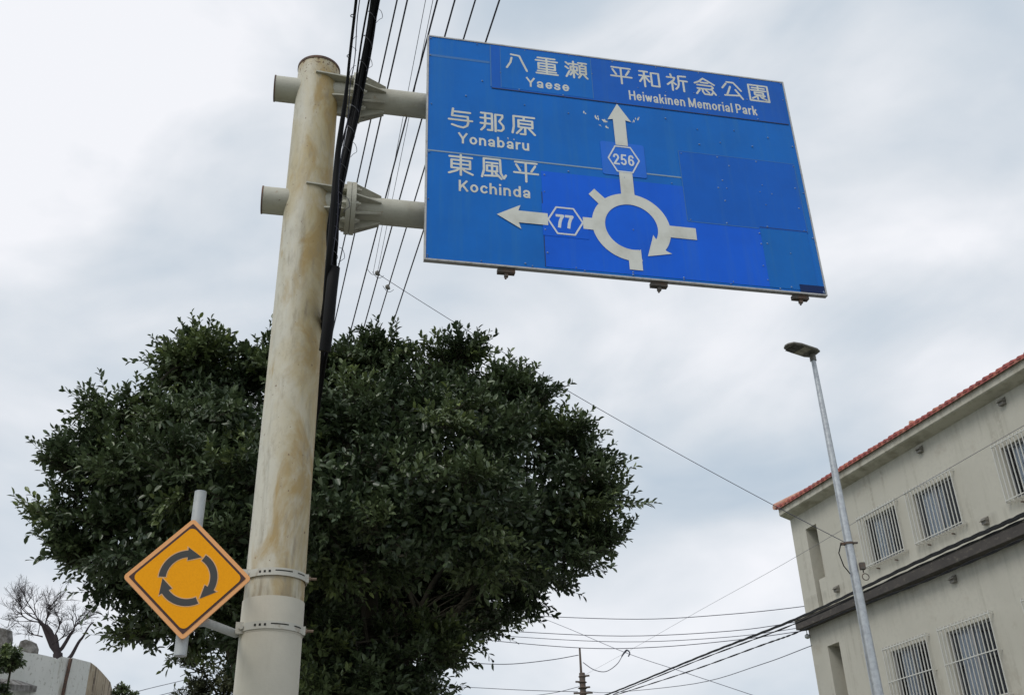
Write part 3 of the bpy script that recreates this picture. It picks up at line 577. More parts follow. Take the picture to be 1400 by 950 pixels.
for zz, nm in ((3.135, 0), (2.868, 1)):
    rr_ = pr(zz) + .006
    b = MB(); n_ = 48
    vv = []
    for k in range(n_):
        a = 2 * math.pi * k / n_
        for r_, z_ in ((rr_, zz - .019), (rr_ + .004, zz - .019), (rr_ + .004, zz + .019), (rr_, zz + .019)): vv.append((pa.x + r_ * math.cos(a), pa.y + r_ * math.sin(a), z_))
    b.add(vv, [(4 * k + j, 4 * ((k + 1) % n_) + j, 4 * ((k + 1) % n_) + (j + 1) % 4, 4 * k + (j + 1) % 4) for k in range(n_) for j in range(4)])
    band = b.build('clamp_band', M_BAND, dia, True)
    b = MB(); r2 = rr_ + .0046
    def arcpatch(a0, a1, z0, z1, n=6):
        vv = []
        for k in range(n + 1):
            a = R(a0 + (a1 - a0) * k / n); vv += [(pa.x + r2 * math.cos(a), pa.y + r2 * math.sin(a), z0), (pa.x + r2 * math.cos(a), pa.y + r2 * math.sin(a), z1)]
        b.add(vv, [(2 * k, 2 * k + 2, 2 * k + 3, 2 * k + 1) for k in range(n)])
    for a in (-122, -113, -104): arcpatch(a - 2, a + 2, zz - .006, zz + .006, 2)
    arcpatch(-94, -62, zz + .002, zz + .008); arcpatch(-50, -30, zz + .002, zz + .008)
    b.build('band_slot', M_HOLE, band)
    a = R(-14); ex_ = (math.cos(a), math.sin(a))
    b = MB(); bx_, by_ = pa.x + rr_ * ex_[0], pa.y + rr_ * ex_[1]
    b.box((bx_ - .004, by_ - .02, zz - .021), (bx_ + .012, by_ + .004, zz + .021)); b.build('clamp_lug', M_BAND, band)
    b = MB(); b.tube([(bx_ - .01, by_ - .008, zz), (bx_ + .052, by_ - .004, zz + .002)], .007, 8); b.tube([(bx_ + .010, by_ - .008, zz), (bx_ + .020, by_ - .007, zz)], .013, 6); b.build('clamp_bolt', M_BOLT, band)
    a = R(-158); bx_, by_ = pa.x + rr_ * math.cos(a), pa.y + rr_ * math.sin(a)
    b = MB(); b.box((bx_ - .030, by_ - .012, zz - .028), (bx_ + .012, by_ + .012, zz + .028)); b.tube([(bx_ - .004, by_ - .03, zz), (bx_ - .004, by_ - .01, zz)], .012, 6); b.build('clamp_lug', M_BAND, band)
b = MB()
for zz in (2.835, 3.125): b.tube([(.006, .055, zz - .03), (.10, .06, zz - .02), (pa.x - pr(3) - .02, pa.y + .0, zz + .02)], [.021, .020, .020], 12)
b.build('support_arm', M_GALV2, dia, True)

# ------------------------------------------------------------------ cables
def sagline(a, b, sag, n=24):
    a, b = Vector(a), Vector(b)
    return [a.lerp(b, t / n) - Vector((0, 0, sag * 4 * (t / n) * (1 - t / n))) for t in range(n + 1)]
def smooth_path(pts, n=8):
    P = [Vector(p) for p in pts]; P = [P[0] * 2 - P[1]] + P + [P[-1] * 2 - P[-2]]; out = []
    for i in range(1, len(P) - 2):
        for k in range(n):
            t = k / n; a, b_, c, d = P[i - 1:i + 3]
            out.append(.5 * ((2 * b_) + (c - a) * t + (2 * a - 5 * b_ + 4 * c - d) * t * t + (3 * b_ - a - 3 * c + d) * t ** 3))
    return out + [P[-2]]
def wire(name, pts, r_, mtl, label, cat='wire', group=None, n=6):
    b = MB(); b.tube(pts, r_, n); o = b.build(name, mtl, None, True); return tag(o, label, cat, group)
# heavy cable bundle passing down beside the post
pth = [at(528, -120, 3.9), at(511, 0, 4.35), at(489, 130, 4.72), at(466, 235, 4.86), at(456, 300, 4.92), at(452, 372, 5.06), at(442, 476, 5.45), at(424, 600, 6.3), at(405, 760, 8.5)]
pp = smooth_path(pth)
bun = thing('cable_bundle', 'thick bundle of black cables running down past the arms of the stained post', 'cable')
offs = [(0.004, 0.0, .014), (.025, .006, .009), (-.014, .012, .010), (.012, -.02, .008), (-.026, -.012, .006), (.034, -.01, .004)]
for dx, dy, r_ in offs:
    b = MB(); L = len(pp)
    b.tube([p + Vector((dx * (1 - .2 * i / L) + .005 * math.sin(i * .55 + dx * 300), dy, .004 * math.sin(i * .7))) for i, p in enumerate(pp)], r_, 10); b.build('cable', M_BLK, bun, True)
b = MB()                                                           # lashing wire coiled round the bundle
dense = smooth_path(pth, 60); ls = []
for i, p in enumerate(dense[:int(len(dense) * .62)]):
    a = i * .42; ls.append(p + Vector((math.cos(a) * .031 + .003, math.sin(a) * .031, 0)))
b.tube(ls, .0022, 4); b.build('lashing_wire', M_WIRE2, bun, True)
for k, (x, y, D, s_) in enumerate(((515, 22, 4.4, 1), (501, 88, 4.58, 1), (486, 100, 4.66, -1), (480, 205, 4.85, 1), (488, 60, 4.5, -1), (470, 280, 4.9, 1), (463, 350, 5.0, 1))):
    c0 = Vector(at(x, y, D)); lp = [c0 + Vector((s_ * .035 * math.sin(t * math.pi), .0, .06 - .12 * t + .01 * math.sin(9 * t))) for t in [j / 8 for j in range(9)]]
    b = MB(); b.tube(lp, .0018, 4); b.build('loose_tie', M_WIRE, bun, True)
sl_ = [at(457, 366, 5.0), at(453, 400, 5.02), at(449, 440, 5.06), at(444, 480, 5.12)]
b = MB(); b.tube(smooth_path(sl_), .033, 20)
tag(b.build('cable_guard', M_BLK, None, True), 'black plastic guard tube wrapped round the cables beside the post', 'cable guard')
p2 = smooth_path([at(500, -120, 3.75), at(487, 0, 4.2), at(478, 80, 4.45), at(473, 130, 4.58), at(462, 210, 4.76), at(455, 290, 4.86), at(448, 372, 5.0), at(440, 470, 5.4), at(420, 600, 6.3)])
dc = thing('drop_cable', 'thinner black cable with small rings hanging left of the thick cable bundle', 'cable')
b = MB(); b.tube(p2, [.0085 + .009 * min(1, max(0, (i - 20) / 12)) for i in range(len(p2))], 8); b.build('cable', M_BLK, dc, True)
b = MB(); b.tube([p + Vector((.022 + .006 * math.sin(i * .5), .01, 0)) for i, p in enumerate(p2)], .003, 5); b.build('messenger_wire', M_WIRE, dc, True)
for (x, y, D) in ((482, 22, 4.27), (477, 77, 4.44)):
    c0 = Vector(at(x, y, D)); b = MB(); b.tube([c0 + Vector((.011 * math.cos(t), 0, .011 * math.sin(t))) for t in [j * math.pi / 5 for j in range(11)]], .0028, 5); b.build('ring', M_BLK, dc, True)
# fan of overhead wires along the street
ords = ['leftmost', 'second from the left', 'third from the left', 'fourth from the left', 'second from the right', 'rightmost']
for k, (a, c, r_) in enumerate((((543, 0), (488, 250), .009), ((557, 0), (458, 439), .0095), ((598, 0), (481, 446), .010), ((622, 0), (494, 460), .0095), ((650, 0), (512, 455), .009), ((683, 0), (534.5, 450), .0095))):
    P, Q = Vector(onz(*a, 9.6)), Vector(onz(*c, 9.6)); d = (Q - P).normalized()
    wire('overhead_wire', [P - d * 22, P, P + d * 6, P + d * 34], r_, M_WIRE, 'straight dark overhead wire above the tree, %s of the fan of six' % ords[k], group='overhead wires in a fan above the tree')
ins1, ins2 = Vector(onz(516, 374, 9.6)), Vector(onz(530, 393, 9.55))
for k, (a, lab) in enumerate((((582, 0), 'left of two very thin wires ending at the loops near the blue sign'), ((592, 0), 'right of two very thin wires ending at the loops near the blue sign'))):
    P = Vector(onz(*a, 9.6)); d = (ins1 - P).normalized()
    e = ins1 + Vector((-.06 * (1 - k), 0, .02)); d = (e - P).normalized()
    wire('thin_overhead_wire', [P - d * 20, P, e], .0035, M_WIRE, lab, group='thin wires ending at the loops')
LP = at(1155, 741, 12.62)
ins = thing('wire_insulator', 'two small grey insulators with wire loops where a thin wire leaves the fan of wires', 'insulator')
for c0 in (ins1, ins2):
    b = MB(); b.tube([c0 + Vector((-.03, 0, .03)), c0 + Vector((-.01, 0, .02)), c0, c0 + Vector((.03, 0, -.03))], [.012, .035, .035, .012], 10); b.build('insulator_body', M_VENT, ins, True)
for c0, s_ in ((ins1, 1), (ins2, 1), (ins1 + Vector((-.08, 0, .06)), 1)):
    b = MB(); b.tube([c0 + Vector((-.07 + .16 * t, 0, .03 - .07 * t - .07 * math.sin(math.pi * t))) for t in [j / 8 for j in range(9)]], .004, 4); b.build('wire_loop', M_WIRE, ins, True)
wire('crossing_wire', sagline(ins1, LP, 0.12, 30), .0045, M_WIRE, 'thin wire crossing from the knot of loops down to the street lamp pole')

# ------------------------------------------------------------------ street lamp
Lb = at(1200, 950, 12.7); Lt = at(1111, 486, 12.7)
Lx, Ly = (Lb[0] + Lt[0]) / 2, (Lb[1] + Lt[1]) / 2; Lz = Lt[2]
lamp = thing('street_lamp', 'tall tapered galvanised street lamp with flat grey head in front of the beige building', 'street lamp', (Lx, Ly, 0))
b = MB(); b.tube([(0, 0, 0), (0, 0, 3), (0, 0, Lz - .05), (0, 0, Lz + .02)], [.088, .070, .030, .030], 24); b.build('pole', M_GALV, lamp, True)
b = MB(); b.box((-.2, -.2, .13), (.2, .2, .155)); b.build('base_plate', M_GALV, lamp)
hz = Lz + .02
cor = [Vector(onz(x, y, hz)) for x, y in ((1071, 477), (1104, 486.5), (1116, 483), (1080, 470))]
ax = ((cor[1] - cor[0]) + (cor[2] - cor[3])).normalized(); ax.z = 0; ax.normalize(); ay = Vector((-ax.y, ax.x, 0))
lc = Vector((0, 0, hz - 0)) + Vector((0, 0, 0))
def hp(u, v, z): p = ax * u + ay * v; return (p.x, p.y, z)
hl = (cor[0] - cor[1]).length
b = MB()
outl = [(-.47, -.03), (-.43, -.09), (-.30, -.12), (-.02, -.12), (.06, -.09), (.08, 0), (.06, .09), (-.02, .12), (-.30, .12), (-.43, .09), (-.47, .03)]
n_ = len(outl)
lay = [(0.92, hz), (1.0, hz + .012), (1.0, hz + .030), (.75, hz + .055)]
vv = [hp((u + .2) * s - .2, v * s, z) for s, z in lay for u, v in outl]
b.add(vv, [list(range(n_ - 1, -1, -1)), list(range(3 * n_, 4 * n_))] + [(l * n_ + i, l * n_ + (i + 1) % n_, (l + 1) * n_ + (i + 1) % n_, (l + 1) * n_ + i) for l in range(3) for i in range(n_)])
b.build('lamp_head', M_LAMPB, lamp)
for (u0, u1, v0, v1, mt) in ((-.40, -.27, -.10, -.005, M_DRK), (-.40, -.27, .005, .10, M_DRK), (-.25, -.12, -.10, -.005, M_LED), (-.25, -.12, .005, .10, M_LED)):
    b = MB(); q = [hp(u0, v0, 0), hp(u1, v0, 0), hp(u1, v1, 0), hp(u0, v1, 0)]; b.slab([(x, y) for x, y, _ in q], hz - .006, hz - .0005); b.build('lens', mt, lamp)
b = MB(); b.tube([(0, 0, hz - .1), (0, 0, hz)], .042, 16); b.build('collar', M_LAMPB, lamp, True)
kz = LP[2]
b = MB(); b.tube([(0, 0, kz - .012), (0, 0, kz + .012)], .062, 20); b.box((-.10, -.015, kz - .015), (-.055, .015, kz + .015)); b.box((.055, -.04, kz - .009), (.10, -.01, kz + .009)); b.build('wire_clamp', M_BRK, lamp)
b = MB(); b.tube([(-.10, -.02, kz), (-.15, -.03, kz - .12), (-.12, -.03, kz - .28), (-.06, -.03, kz - .38)], .007, 6); b.build('hanging_wire', M_BLK, lamp, True)
b = MB(); b.box((.07, -.06, kz - .33), (.13, 0, kz - .25)); b.tube([(.10, -.03, kz - .37), (.10, -.03, kz - .33)], .008, 6); b.tube([(.115 + .04 * math.cos(t), -.03, kz - .42 + .04 * math.sin(t)) for t in [j * math.pi / 6 for j in range(13)]], .006, 5); b.build('hook', M_BRK, lamp)

# ------------------------------------------------------------------ beige building: local x runs along the street front towards the viewer, y into the building
Kp = (8.0249, 28.9068)
YB = math.atan2(-0.93860237, 0.34500087)
bld = thing('beige_building', 'three storey beige plastered building with a red tiled roof and barred windows', 'building', (Kp[0], Kp[1], 0), YB)
# local -y must face the street; local x = along the front
LEN, DEP = 17.0, 9.0
# in this frame +y points (0.9386, 0.345): away from the street
wins = []
for x0, x1 in ((3.07, 4.60), (5.03, 6.67), (8.05, 9.62), (10.1, 11.7), (13.1, 14.7)): wins.append((x0, x1, 9.10, 10.48, 0))
for x0, x1 in ((3.07, 4.66), (5.10, 6.76), (7.73, 9.32), (10.1, 11.7), (13.1, 14.7)): wins.append((x0, x1, 5.30, 7.10, 1))
for x0, x1 in ((3.07, 4.66), (5.10, 6.76), (7.73, 9.32), (10.1, 11.7)): wins.append((x0, x1, 1.9, 3.7, 1))
IN = .13
holes = [(a + IN, b_ - IN, c + (.06), d - .12) for a, b_, c, d, _ in wins]
niche = [(0.66, 1.17, 8.72, 10.97), (0.73, 1.25, 5.2, 7.66)]
allh = holes + niche
xs = sorted({0.0, LEN} | {h_[0] for h_ in allh} | {h_[1] for h_ in allh}); zs = sorted({0.0, 11.6} | {h_[2] for h_ in allh} | {h_[3] for h_ in allh})
b = MB()
for i in range(len(xs) - 1):
    for j in range(len(zs) - 1):
        mx_, mz_ = (xs[i] + xs[i + 1]) / 2, (zs[j] + zs[j + 1]) / 2
        if any(h_[0] < mx_ < h_[1] and h_[2] < mz_ < h_[3] for h_ in allh): continue
        b.add([(xs[i], 0, zs[j]), (xs[i + 1], 0, zs[j]), (xs[i + 1], 0, zs[j + 1]), (xs[i], 0, zs[j + 1])], [(0, 1, 2, 3)])
for k, (x0, x1, z0, z1) in enumerate(allh):
    d = .16 if k < len(holes) else .55
    b.add([(x0, 0, z0), (x1, 0, z0), (x1, 0, z1), (x0, 0, z1), (x0, d, z0), (x1, d, z0), (x1, d, z1), (x0, d, z1)], [(0, 1, 5, 4), (1, 2, 6, 5), (2, 3, 7, 6), (3, 0, 4, 7)] + ([(4, 5, 6, 7)] if d > .3 else []))
b.add([(0, 0, 0), (0, DEP, 0), (0, DEP, 11.6), (0, 0, 11.6)], [(0, 3, 2, 1)]); b.add([(LEN, 0, 0), (LEN, DEP, 0), (LEN, DEP, 11.6), (LEN, 0, 11.6)], [(0, 1, 2, 3)])
b.add([(0, DEP, 0), (LEN, DEP, 0), (LEN, DEP, 11.6), (0, DEP, 11.6)], [(0, 1, 2, 3)]); b.add([(0, 0, 11.6), (LEN, 0, 11.6), (LEN, DEP, 11.6), (0, DEP, 11.6)], [(0, 1, 2, 3)])
b.build('wall', M_PLAS, bld)
b = MB(); b.box((0.80, .05, 8.72), (1.12, .50, 9.47)); b.build('niche_panel', M_PLAS, bld)
# windows
def bar_mesh(h_, name):
    b = MB(); b.box((-.009, -.14, 0), (.009, -.12, h_)); b.box((-.007, -.12, h_ - .02), (.007, 0.0, h_ - .004)); b.box((-.007, -.12, .004), (.007, 0.0, .02)); return b.build(name, M_GRIL, mesh_only=True)
barm = {}
for (x0, x1, z0, z1, low), (a, c, e, f_) in zip(wins, holes):
    if z1 < 5:
        pass
    b = MB(); t = .05; y0, y1 = .07, .11
    b.box((a, y0, e), (c, y1, e + t)); b.box((a, y0, f_ - t), (c, y1, f_)); b.box((a, y0, e + t), (a + t, y1, f_ - t)); b.box((c - t, y0, e + t), (c, y1, f_ - t))
    mid = (a + c) / 2; b.box((mid - .03, y0 - .01, e + t), (mid + .03, y1, f_ - t))
    wf = b.build('window', M_FRM, bld)
    for p0, p1, yy in ((a + t, mid - .03, .085), (mid + .03, c - t, .095)):
        b = MB(); b.add([(p0, yy, e + t), (p1, yy, e + t), (p1, yy, f_ - t), (p0, yy, f_ - t)], [(0, 1, 2, 3)]); b.build('pane', M_GLASS, wf)
    b = MB(); n_ = 40; cw0, cw1 = a + .12, a + (c - a) * .58; vv = []
    for k in range(n_ + 1):
        xx = cw0 + (cw1 - cw0) * k / n_; yy = .20 + .022 * math.sin(k * 1.5) + .01 * math.sin(k * .6); vv += [(xx, yy, e + .02), (xx, yy, f_ - .02)]
    b.add(vv, [(2 * k, 2 * k + 2, 2 * k + 3, 2 * k + 1) for k in range(n_)]); b.build('curtain', M_CURT, wf, True)
    b = MB(); b.add([(a - .3, .165, e - .3), (c + .3, .165, e - .3), (c + .3, .165, f_ + .3), (a - .3, .165, f_ + .3), (a - .3, 1.2, e - .3), (c + .3, 1.2, e - .3), (c + .3, 1.2, f_ + .3), (a - .3, 1.2, f_ + .3)], [(4, 5, 6, 7), (0, 1, 5, 4), (1, 2, 6, 5), (2, 3, 7, 6), (3, 0, 4, 7)]); b.build('room_behind', M_ROOM, wf)
    hgt = z1 - z0; key = round(hgt, 2)
    if key not in barm: barm[key] = bar_mesh(hgt, 'grille_bar')
    nb = 14
    for k in range(nb + 1):
        o = obj('grille_bar', barm[key], wf); o.location = (x0 + (x1 - x0) * k / nb, 0, z0)
    for zz in ([z0 + .05, z1 - .06] + ([z0 + .96] if low else [])):
        b = MB(); b.box((x0 - .01, -.152, zz - .011), (x1 + .01, -.141, zz + .011))
        for xx in (x0 - .01, x1 + .01 - .014): b.box((xx, -.141, zz - .01), (xx + .014, 0, zz + .01))
        b.build('grille_rail', M_GRIL, wf)
    for xx in (x0 + .35, x1 - .45):
        b = MB(); b.box((xx, -.10, z0 - .10), (xx + .02, 0, z0 - .07)); b.build('grille_bracket', M_BRK, wf)
# ledge
def front_profile(name, prof, x0, x1, mtl):
    b = MB(); n = len(prof); b.add([(x0, y, z) for y, z in prof] + [(x1, y, z) for y, z in prof], [list(range(n)), list(range(2 * n - 1, n - 1, -1))] + [(i, (i + 1) % n, (i + 1) % n + n, i + n) for i in range(n)]); return b.build(name, mtl, bld)
for zb in (8.275, 4.775):
    front_profile('ledge', [(-.002, zb), (-.30, zb), (-.30, zb + .245), (-.002, zb + .245)], -.14, LEN, M_LEDGE)
    front_profile('ledge_cap', [(-.002, zb + .2455), (-.315, zb + .2455), (-.315, zb + .275), (-.002, zb + .29)], -.15, LEN, M_FASC)
front_profile('cornice', [(-.002, 11.47), (-.30, 11.56), (-.33, 11.585), (-.33, 11.79), (-.002, 11.79)], -.02, LEN, M_FASC)
# roof: a hipped tiled roof
pit = math.tan(R(24)); ey, ez = -.36, 11.80
rx0, rx1 = -.08, LEN + .1; ry1 = DEP + .3; ym = (ey + ry1) / 2; rz = ez + (ym - ey) * pit; hipx = rx0 + (ym - ey)
b = MB(); b.add([(rx0, ey, ez), (rx1, ey, ez), (rx1, ym, rz), (hipx, ym, rz), (rx0, ry1, ez), (rx1, ry1, ez), (rx0, ey, ez - .008), (rx1, ey, ez - .008), (rx0, ry1, ez - .008), (rx1, ry1, ez - .008)],
      [(0, 1, 2, 3), (0, 3, 4), (4, 3, 2, 5), (6, 8, 9, 7), (0, 6, 7, 1), (0, 4, 8, 6), (1, 7, 9, 5), (1, 5, 2)])
roof = b.build('roof', M_MORT, bld)
b = MB(); r_ = .068; n_ = 8; sv = []
for (yy, zz, rr2) in ((-.05, -.02, r_), (.0, .002, r_), (.62, .276, r_ * .9), (.62, .276 + .03, r_)) [:3]:
    for k in range(n_ + 1):
        a = math.pi * k / n_; sv.append((math.cos(a) * rr2, yy, zz + math.sin(a) * rr2 * 1.05))
b.add(sv, [(i * (n_ + 1) + k, i * (n_ + 1) + k + 1, (i + 1) * (n_ + 1) + k + 1, (i + 1) * (n_ + 1) + k) for i in range(2) for k in range(n_)] + [list(range(n_ + 1))])
tm = b.build('roof_tile', M_TILE, mesh_only=True)
b = MB(); b.add([(-.105, -.02, .006), (.105, -.02, .006), (.105, -.02, -.05), (.05, -.03, -.062), (-.05, -.03, -.062), (-.105, -.02, -.05), (-.105, .6, .27), (.105, .6, .27)], [(0, 5, 4, 3, 2, 1), (0, 1, 7, 6)]); pm = b.build('pan_tile', M_TILE, mesh_only=True)
k = 0; x = rx0 + .09
while x < LEN:
    o = obj('roof_tile', tm, roof); o.location = (x, ey + .0, ez + .012 + random.uniform(-.006, .006)); o.rotation_euler = (random.uniform(-.03, .03), random.uniform(-.05, .05), random.uniform(-.05, .05))
    o.scale = (random.uniform(.9, 1.1), 1, random.uniform(.9, 1.15))
    if x + .1 < LEN: o = obj('pan_tile', pm, roof); o.location = (x + .105, ey - .015, ez + .008)
    x += .21
b = MB(); b.tube([(rx0 - .02, ey - .03, ez + .07), (hipx, ym, rz + .07)], .10, 10); b.tube([(hipx, ym, rz + .07), (rx1, ym, rz + .07)], .11, 10); b.build('ridge_cap', M_MORT, roof, True)
b = MB(); b.tube([(rx0 + .01, ey - .07, ez + .06), (rx0 + .01, ey - .035, ez + .06)], .085, 12); b.tube([(5.75, -.05, 12.0), (5.75, -.05, 12.10)], [.09, .06], 10); b.build('end_ornament', M_MORT, roof, True)
# vents and corner lamp
def vent(x, z, sz=1.0, mtl=M_VENT):
    b = MB(); b.box((x - .07 * sz, -.10 * sz, z - .02), (x + .07 * sz, -.001, z + .11 * sz)); b.add([(x - .08 * sz, -.001, z + .16 * sz), (x + .08 * sz, -.001, z + .16 * sz), (x + .08 * sz, -.15 * sz, z + .05 * sz), (x - .08 * sz, -.15 * sz, z + .05 * sz), (x - .08 * sz, -.001, z + .05 * sz), (x + .08 * sz, -.001, z + .05 * sz)], [(0, 3, 2, 1), (0, 4, 3), (1, 2, 5), (3, 4, 5, 2)])
    b.build('wall_vent', mtl, bld)
for x, z in ((1.62, 8.92), (7.25, 8.92), (5.8, 11.25), (8.6, 11.25), (5.88, 7.98), (11.9, 11.25), (12.2, 8.92)): vent(x, z)
b = MB(); b.tube([(-.02, -.05, 8.27), (-.02, -.05, 8.16)], .012, 6); b.tube([(-.02, -.05, 8.16), (-.02, -.05, 8.12), (-.02, -.05, 8.06), (-.02, -.05, 8.03)], [.03, .075, .075, .03], 12); b.build('corner_lamp', M_GALV2, bld, True)

# ------------------------------------------------------------------ cables in front of the building and far wires
def twisted(name, pts, r_, k, label, group=None):
    d0 = (pts[0] - pts[1]).normalized(); pts = [pts[0] + d0 * q for q in (26, 18, 12, 7, 4, 2)] + pts      # carry on past the frame
    t_ = thing(name, label, 'cable', group=group)
    for j in range(k):
        b = MB(); b.tube([p + Vector((0, math.cos(i * 1.1 + j * 2 * math.pi / k) * r_ * 1.1, math.sin(i * 1.1 + j * 2 * math.pi / k) * r_ * 1.1)) for i, p in enumerate(pts)], r_, 6); b.build('strand', M_BLK, t_, True)
    return t_
def pathD(pts, n=14): return smooth_path([at(*p) for p in pts], n)
twisted('street_cable', pathD([(1480, 662, 14), (1400, 703, 16), (1250, 770, 20), (1090, 845, 27), (960, 896, 36), (835, 947, 50), (800, 958, 56)]), .019, 3, 'twisted black street cable running just above the dark ledge of the beige building', 'black cables past the beige building')
twisted('street_cable', pathD([(1480, 668, 14.3), (1400, 710, 16.3), (1245, 779, 20.4), (1090, 851, 27.5), (960, 900, 36.5), (838, 949, 50.5)]), .012, 2, 'thinner twisted cable close under the uppermost street cable', 'black cables past the beige building')
twisted('street_cable', pathD([(1480, 700, 14.6), (1400, 736, 16.6), (1260, 796, 20.4), (1150, 838, 24.5), (1085, 866, 27.7), (1040, 882, 30), (940, 918, 38), (840, 950, 50.8)]), .012, 2, 'lowest black cable following the bottom edge of the dark ledge', 'black cables past the beige building')
far = 'thin wires far behind between tree and building'
def fw(pts, r_, label, mtl=M_WIRE, grp=far): wire('distant_wire', pathD(pts, 6), r_, mtl, label, group=grp)
fw([(640, 834, 52), (700, 840, 50), (870, 846, 48), (1000, 839, 46), (1110, 827, 45), (1180, 815, 44)], .016, 'uppermost of four nearly level wires between the tree and the beige building')
fw([(600, 855, 52), (690, 862, 50), (850, 869, 48), (1000, 862, 46), (1100, 848, 45), (1180, 836, 44)], .016, 'second from the top of four nearly level wires left of the beige building')
fw([(600, 861, 52), (690, 869, 50), (850, 877, 48), (1000, 870, 46), (1110, 855, 45), (1180, 843, 44)], .014, 'third from the top of four nearly level wires left of the beige building')
fw([(600, 866, 52), (680, 876, 50), (800, 885.5, 48), (900, 884, 47), (1010, 874, 46), (1110, 860, 45), (1180, 848, 44)], .016, 'lowest of four nearly level wires, just above the tip of the far utility pole')
fw([(560, 896, 52), (625, 904, 51), (690, 907.5, 50), (750, 902, 50), (791, 895, 50)], .018, 'sagging wire from the tree to the top of the far utility pole')
fw([(797, 905, 50), (812, 915, 50), (828, 917.5, 50), (843, 908, 49), (851, 896, 49), (857, 889, 48)], .018, 'short drooping wire right of the far utility pole tip')
fw([(560, 936, 54), (640, 939, 52), (720, 943, 51), (790, 945, 50)], .014, 'faint wire low between the tree and the far utility pole')
fw([(725, 951, 54), (760, 946, 52), (792, 938, 50)], .014, 'short wire rising to the far utility pole from the left')
fw([(798, 944, 50), (835, 946, 50), (950, 934, 40), (1040, 908, 33), (1110, 882, 29)], .012, 'wire curving up to the corner of the beige building')
fw([(720, 836, 40), (780, 860, 36), (856, 892, 32), (940, 920, 30), (1045, 955, 28)], .008, 'faint wire falling to the right below the level wires', M_WIRE)
fw([(796, 924, 48), (860, 889, 40), (955, 835, 31), (1060, 777, 24), (1172, 712, 19), (1310, 633, 15.5), (1420, 570, 13.5)], .0045, 'faint wire rising to the right across the front of the beige building', M_WIRE2)
fw([(60, 985, 30), (180, 947, 38), (240, 932, 44), (300, 918, 50)], .012, 'upper of two faint wires at the lower left behind the trees', M_WIRE, 'faint wires at the lower left')
fw([(110, 985, 30), (200, 955, 38), (258, 940, 44), (310, 926, 50)], .012, 'lower of two faint wires at the lower left behind the trees', M_WIRE, 'faint wires at the lower left')
b = MB(); kn = [Vector(at(x, y, 48)) for x, y in ((850, 897), (853, 892), (857, 888), (861, 892), (859, 897))]; b.tube(smooth_path(kn, 4), .03, 6)
tag(b.build('wire_clamp', M_WIRE, None, True), 'small dark wire clamp hooked where faint wires cross far away', 'wire clamp')
# far utility pole
up0 = at(796, 925, 50); upx, upy = up0[0], up0[1]
ztop, zb_, zc_ = at(793, 885, 50)[2], at(795, 921, 50)[2], at(795, 950, 50)[2]
up = thing('utility_pole', 'distant utility pole with a thin rod on top and stacked dark insulators', 'utility pole', (upx, upy, 0))
b = MB(); b.tube([(0, 0, 0), (0, 0, zb_ + .05)], [.19, .14], 12); b.build('pole', M_BRK, up, True)
b = MB(); b.tube([(-.04, 0, zb_), (-.04, 0, ztop)], [.06, .045], 8); b.build('top_rod', M_BRK, up, True)
for k in range(6):
    z = zb_ - .12 - k * .26; b = MB(); b.tube([(0, 0, z - .06), (0, 0, z), (0, 0, z + .06)], [.13, .19 + .03 * (k % 3), .13], 10); b.tube([(.0, -.1, z), (random.choice((-.34, .34)), -.1, z + .02)], .045, 5); b.build('insulator', M_BRK, up, True)
b = MB(); b.tube([(.25, 0, zc_ - .35), (1.05, 0, zc_ - .35 + .1)], .16, 10); b.build('transformer', M_BRK, up, True)
b = MB(); b.box((-.45, -.03, zb_ - .9), (.45, .03, zb_ - .82)); b.build('cross_arm', M_BRK, up)

# ------------------------------------------------------------------ vegetation
def leaf_batch(pos, axis, nrm, ln, wd, tone):
    """one folded six-point leaf per row -> (verts, quads, tones)"""
    side = np.cross(axis, nrm); n = len(pos)
    side /= np.linalg.norm(side, axis=1)[:, None] + 1e-9
    up_ = np.cross(side, axis)
    L, Wd = ln[:, None], wd[:, None]
    v = np.empty((n, 6, 3))
    v[:, 0] = pos; v[:, 1] = pos + axis * L * .32 + side * Wd * .5 + up_ * Wd * .16; v[:, 2] = pos + axis * L * .70 + side * Wd * .42 + up_ * Wd * .12
    v[:, 3] = pos + axis * L - up_ * L * .08
    v[:, 4] = pos + axis * L * .70 - side * Wd * .42 + up_ * Wd * .12; v[:, 5] = pos + axis * L * .32 - side * Wd * .5 + up_ * Wd * .16
    base = (np.arange(n) * 6)[:, None]
    f = np.concatenate([base + np.array([[0, 1, 2, 3]]), base + np.array([[0, 3, 4, 5]])], 1).reshape(-1, 4)
    return v.reshape(-1, 3), f, np.repeat(tone, 6)
def np_mesh(name, v, f, tone, mtl):
    me = bpy.data.meshes.new(name); me.vertices.add(len(v)); me.vertices.foreach_set('co', v.astype(np.float32).ravel())
    k = f.shape[1]; me.loops.add(f.size); me.loops.foreach_set('vertex_index', f.astype(np.int32).ravel())
    me.polygons.add(len(f)); me.polygons.foreach_set('loop_start', np.arange(0, f.size, k, dtype=np.int32))
    me.update(calc_edges=True)
    at_ = me.attributes.new('tone', 'FLOAT', 'POINT'); at_.data.foreach_set('value', tone.astype(np.float32))
    me.materials.append(mtl); me.validate(); return me
def unit(a): return a / (np.linalg.norm(a, axis=-1, keepdims=True) + 1e-9)
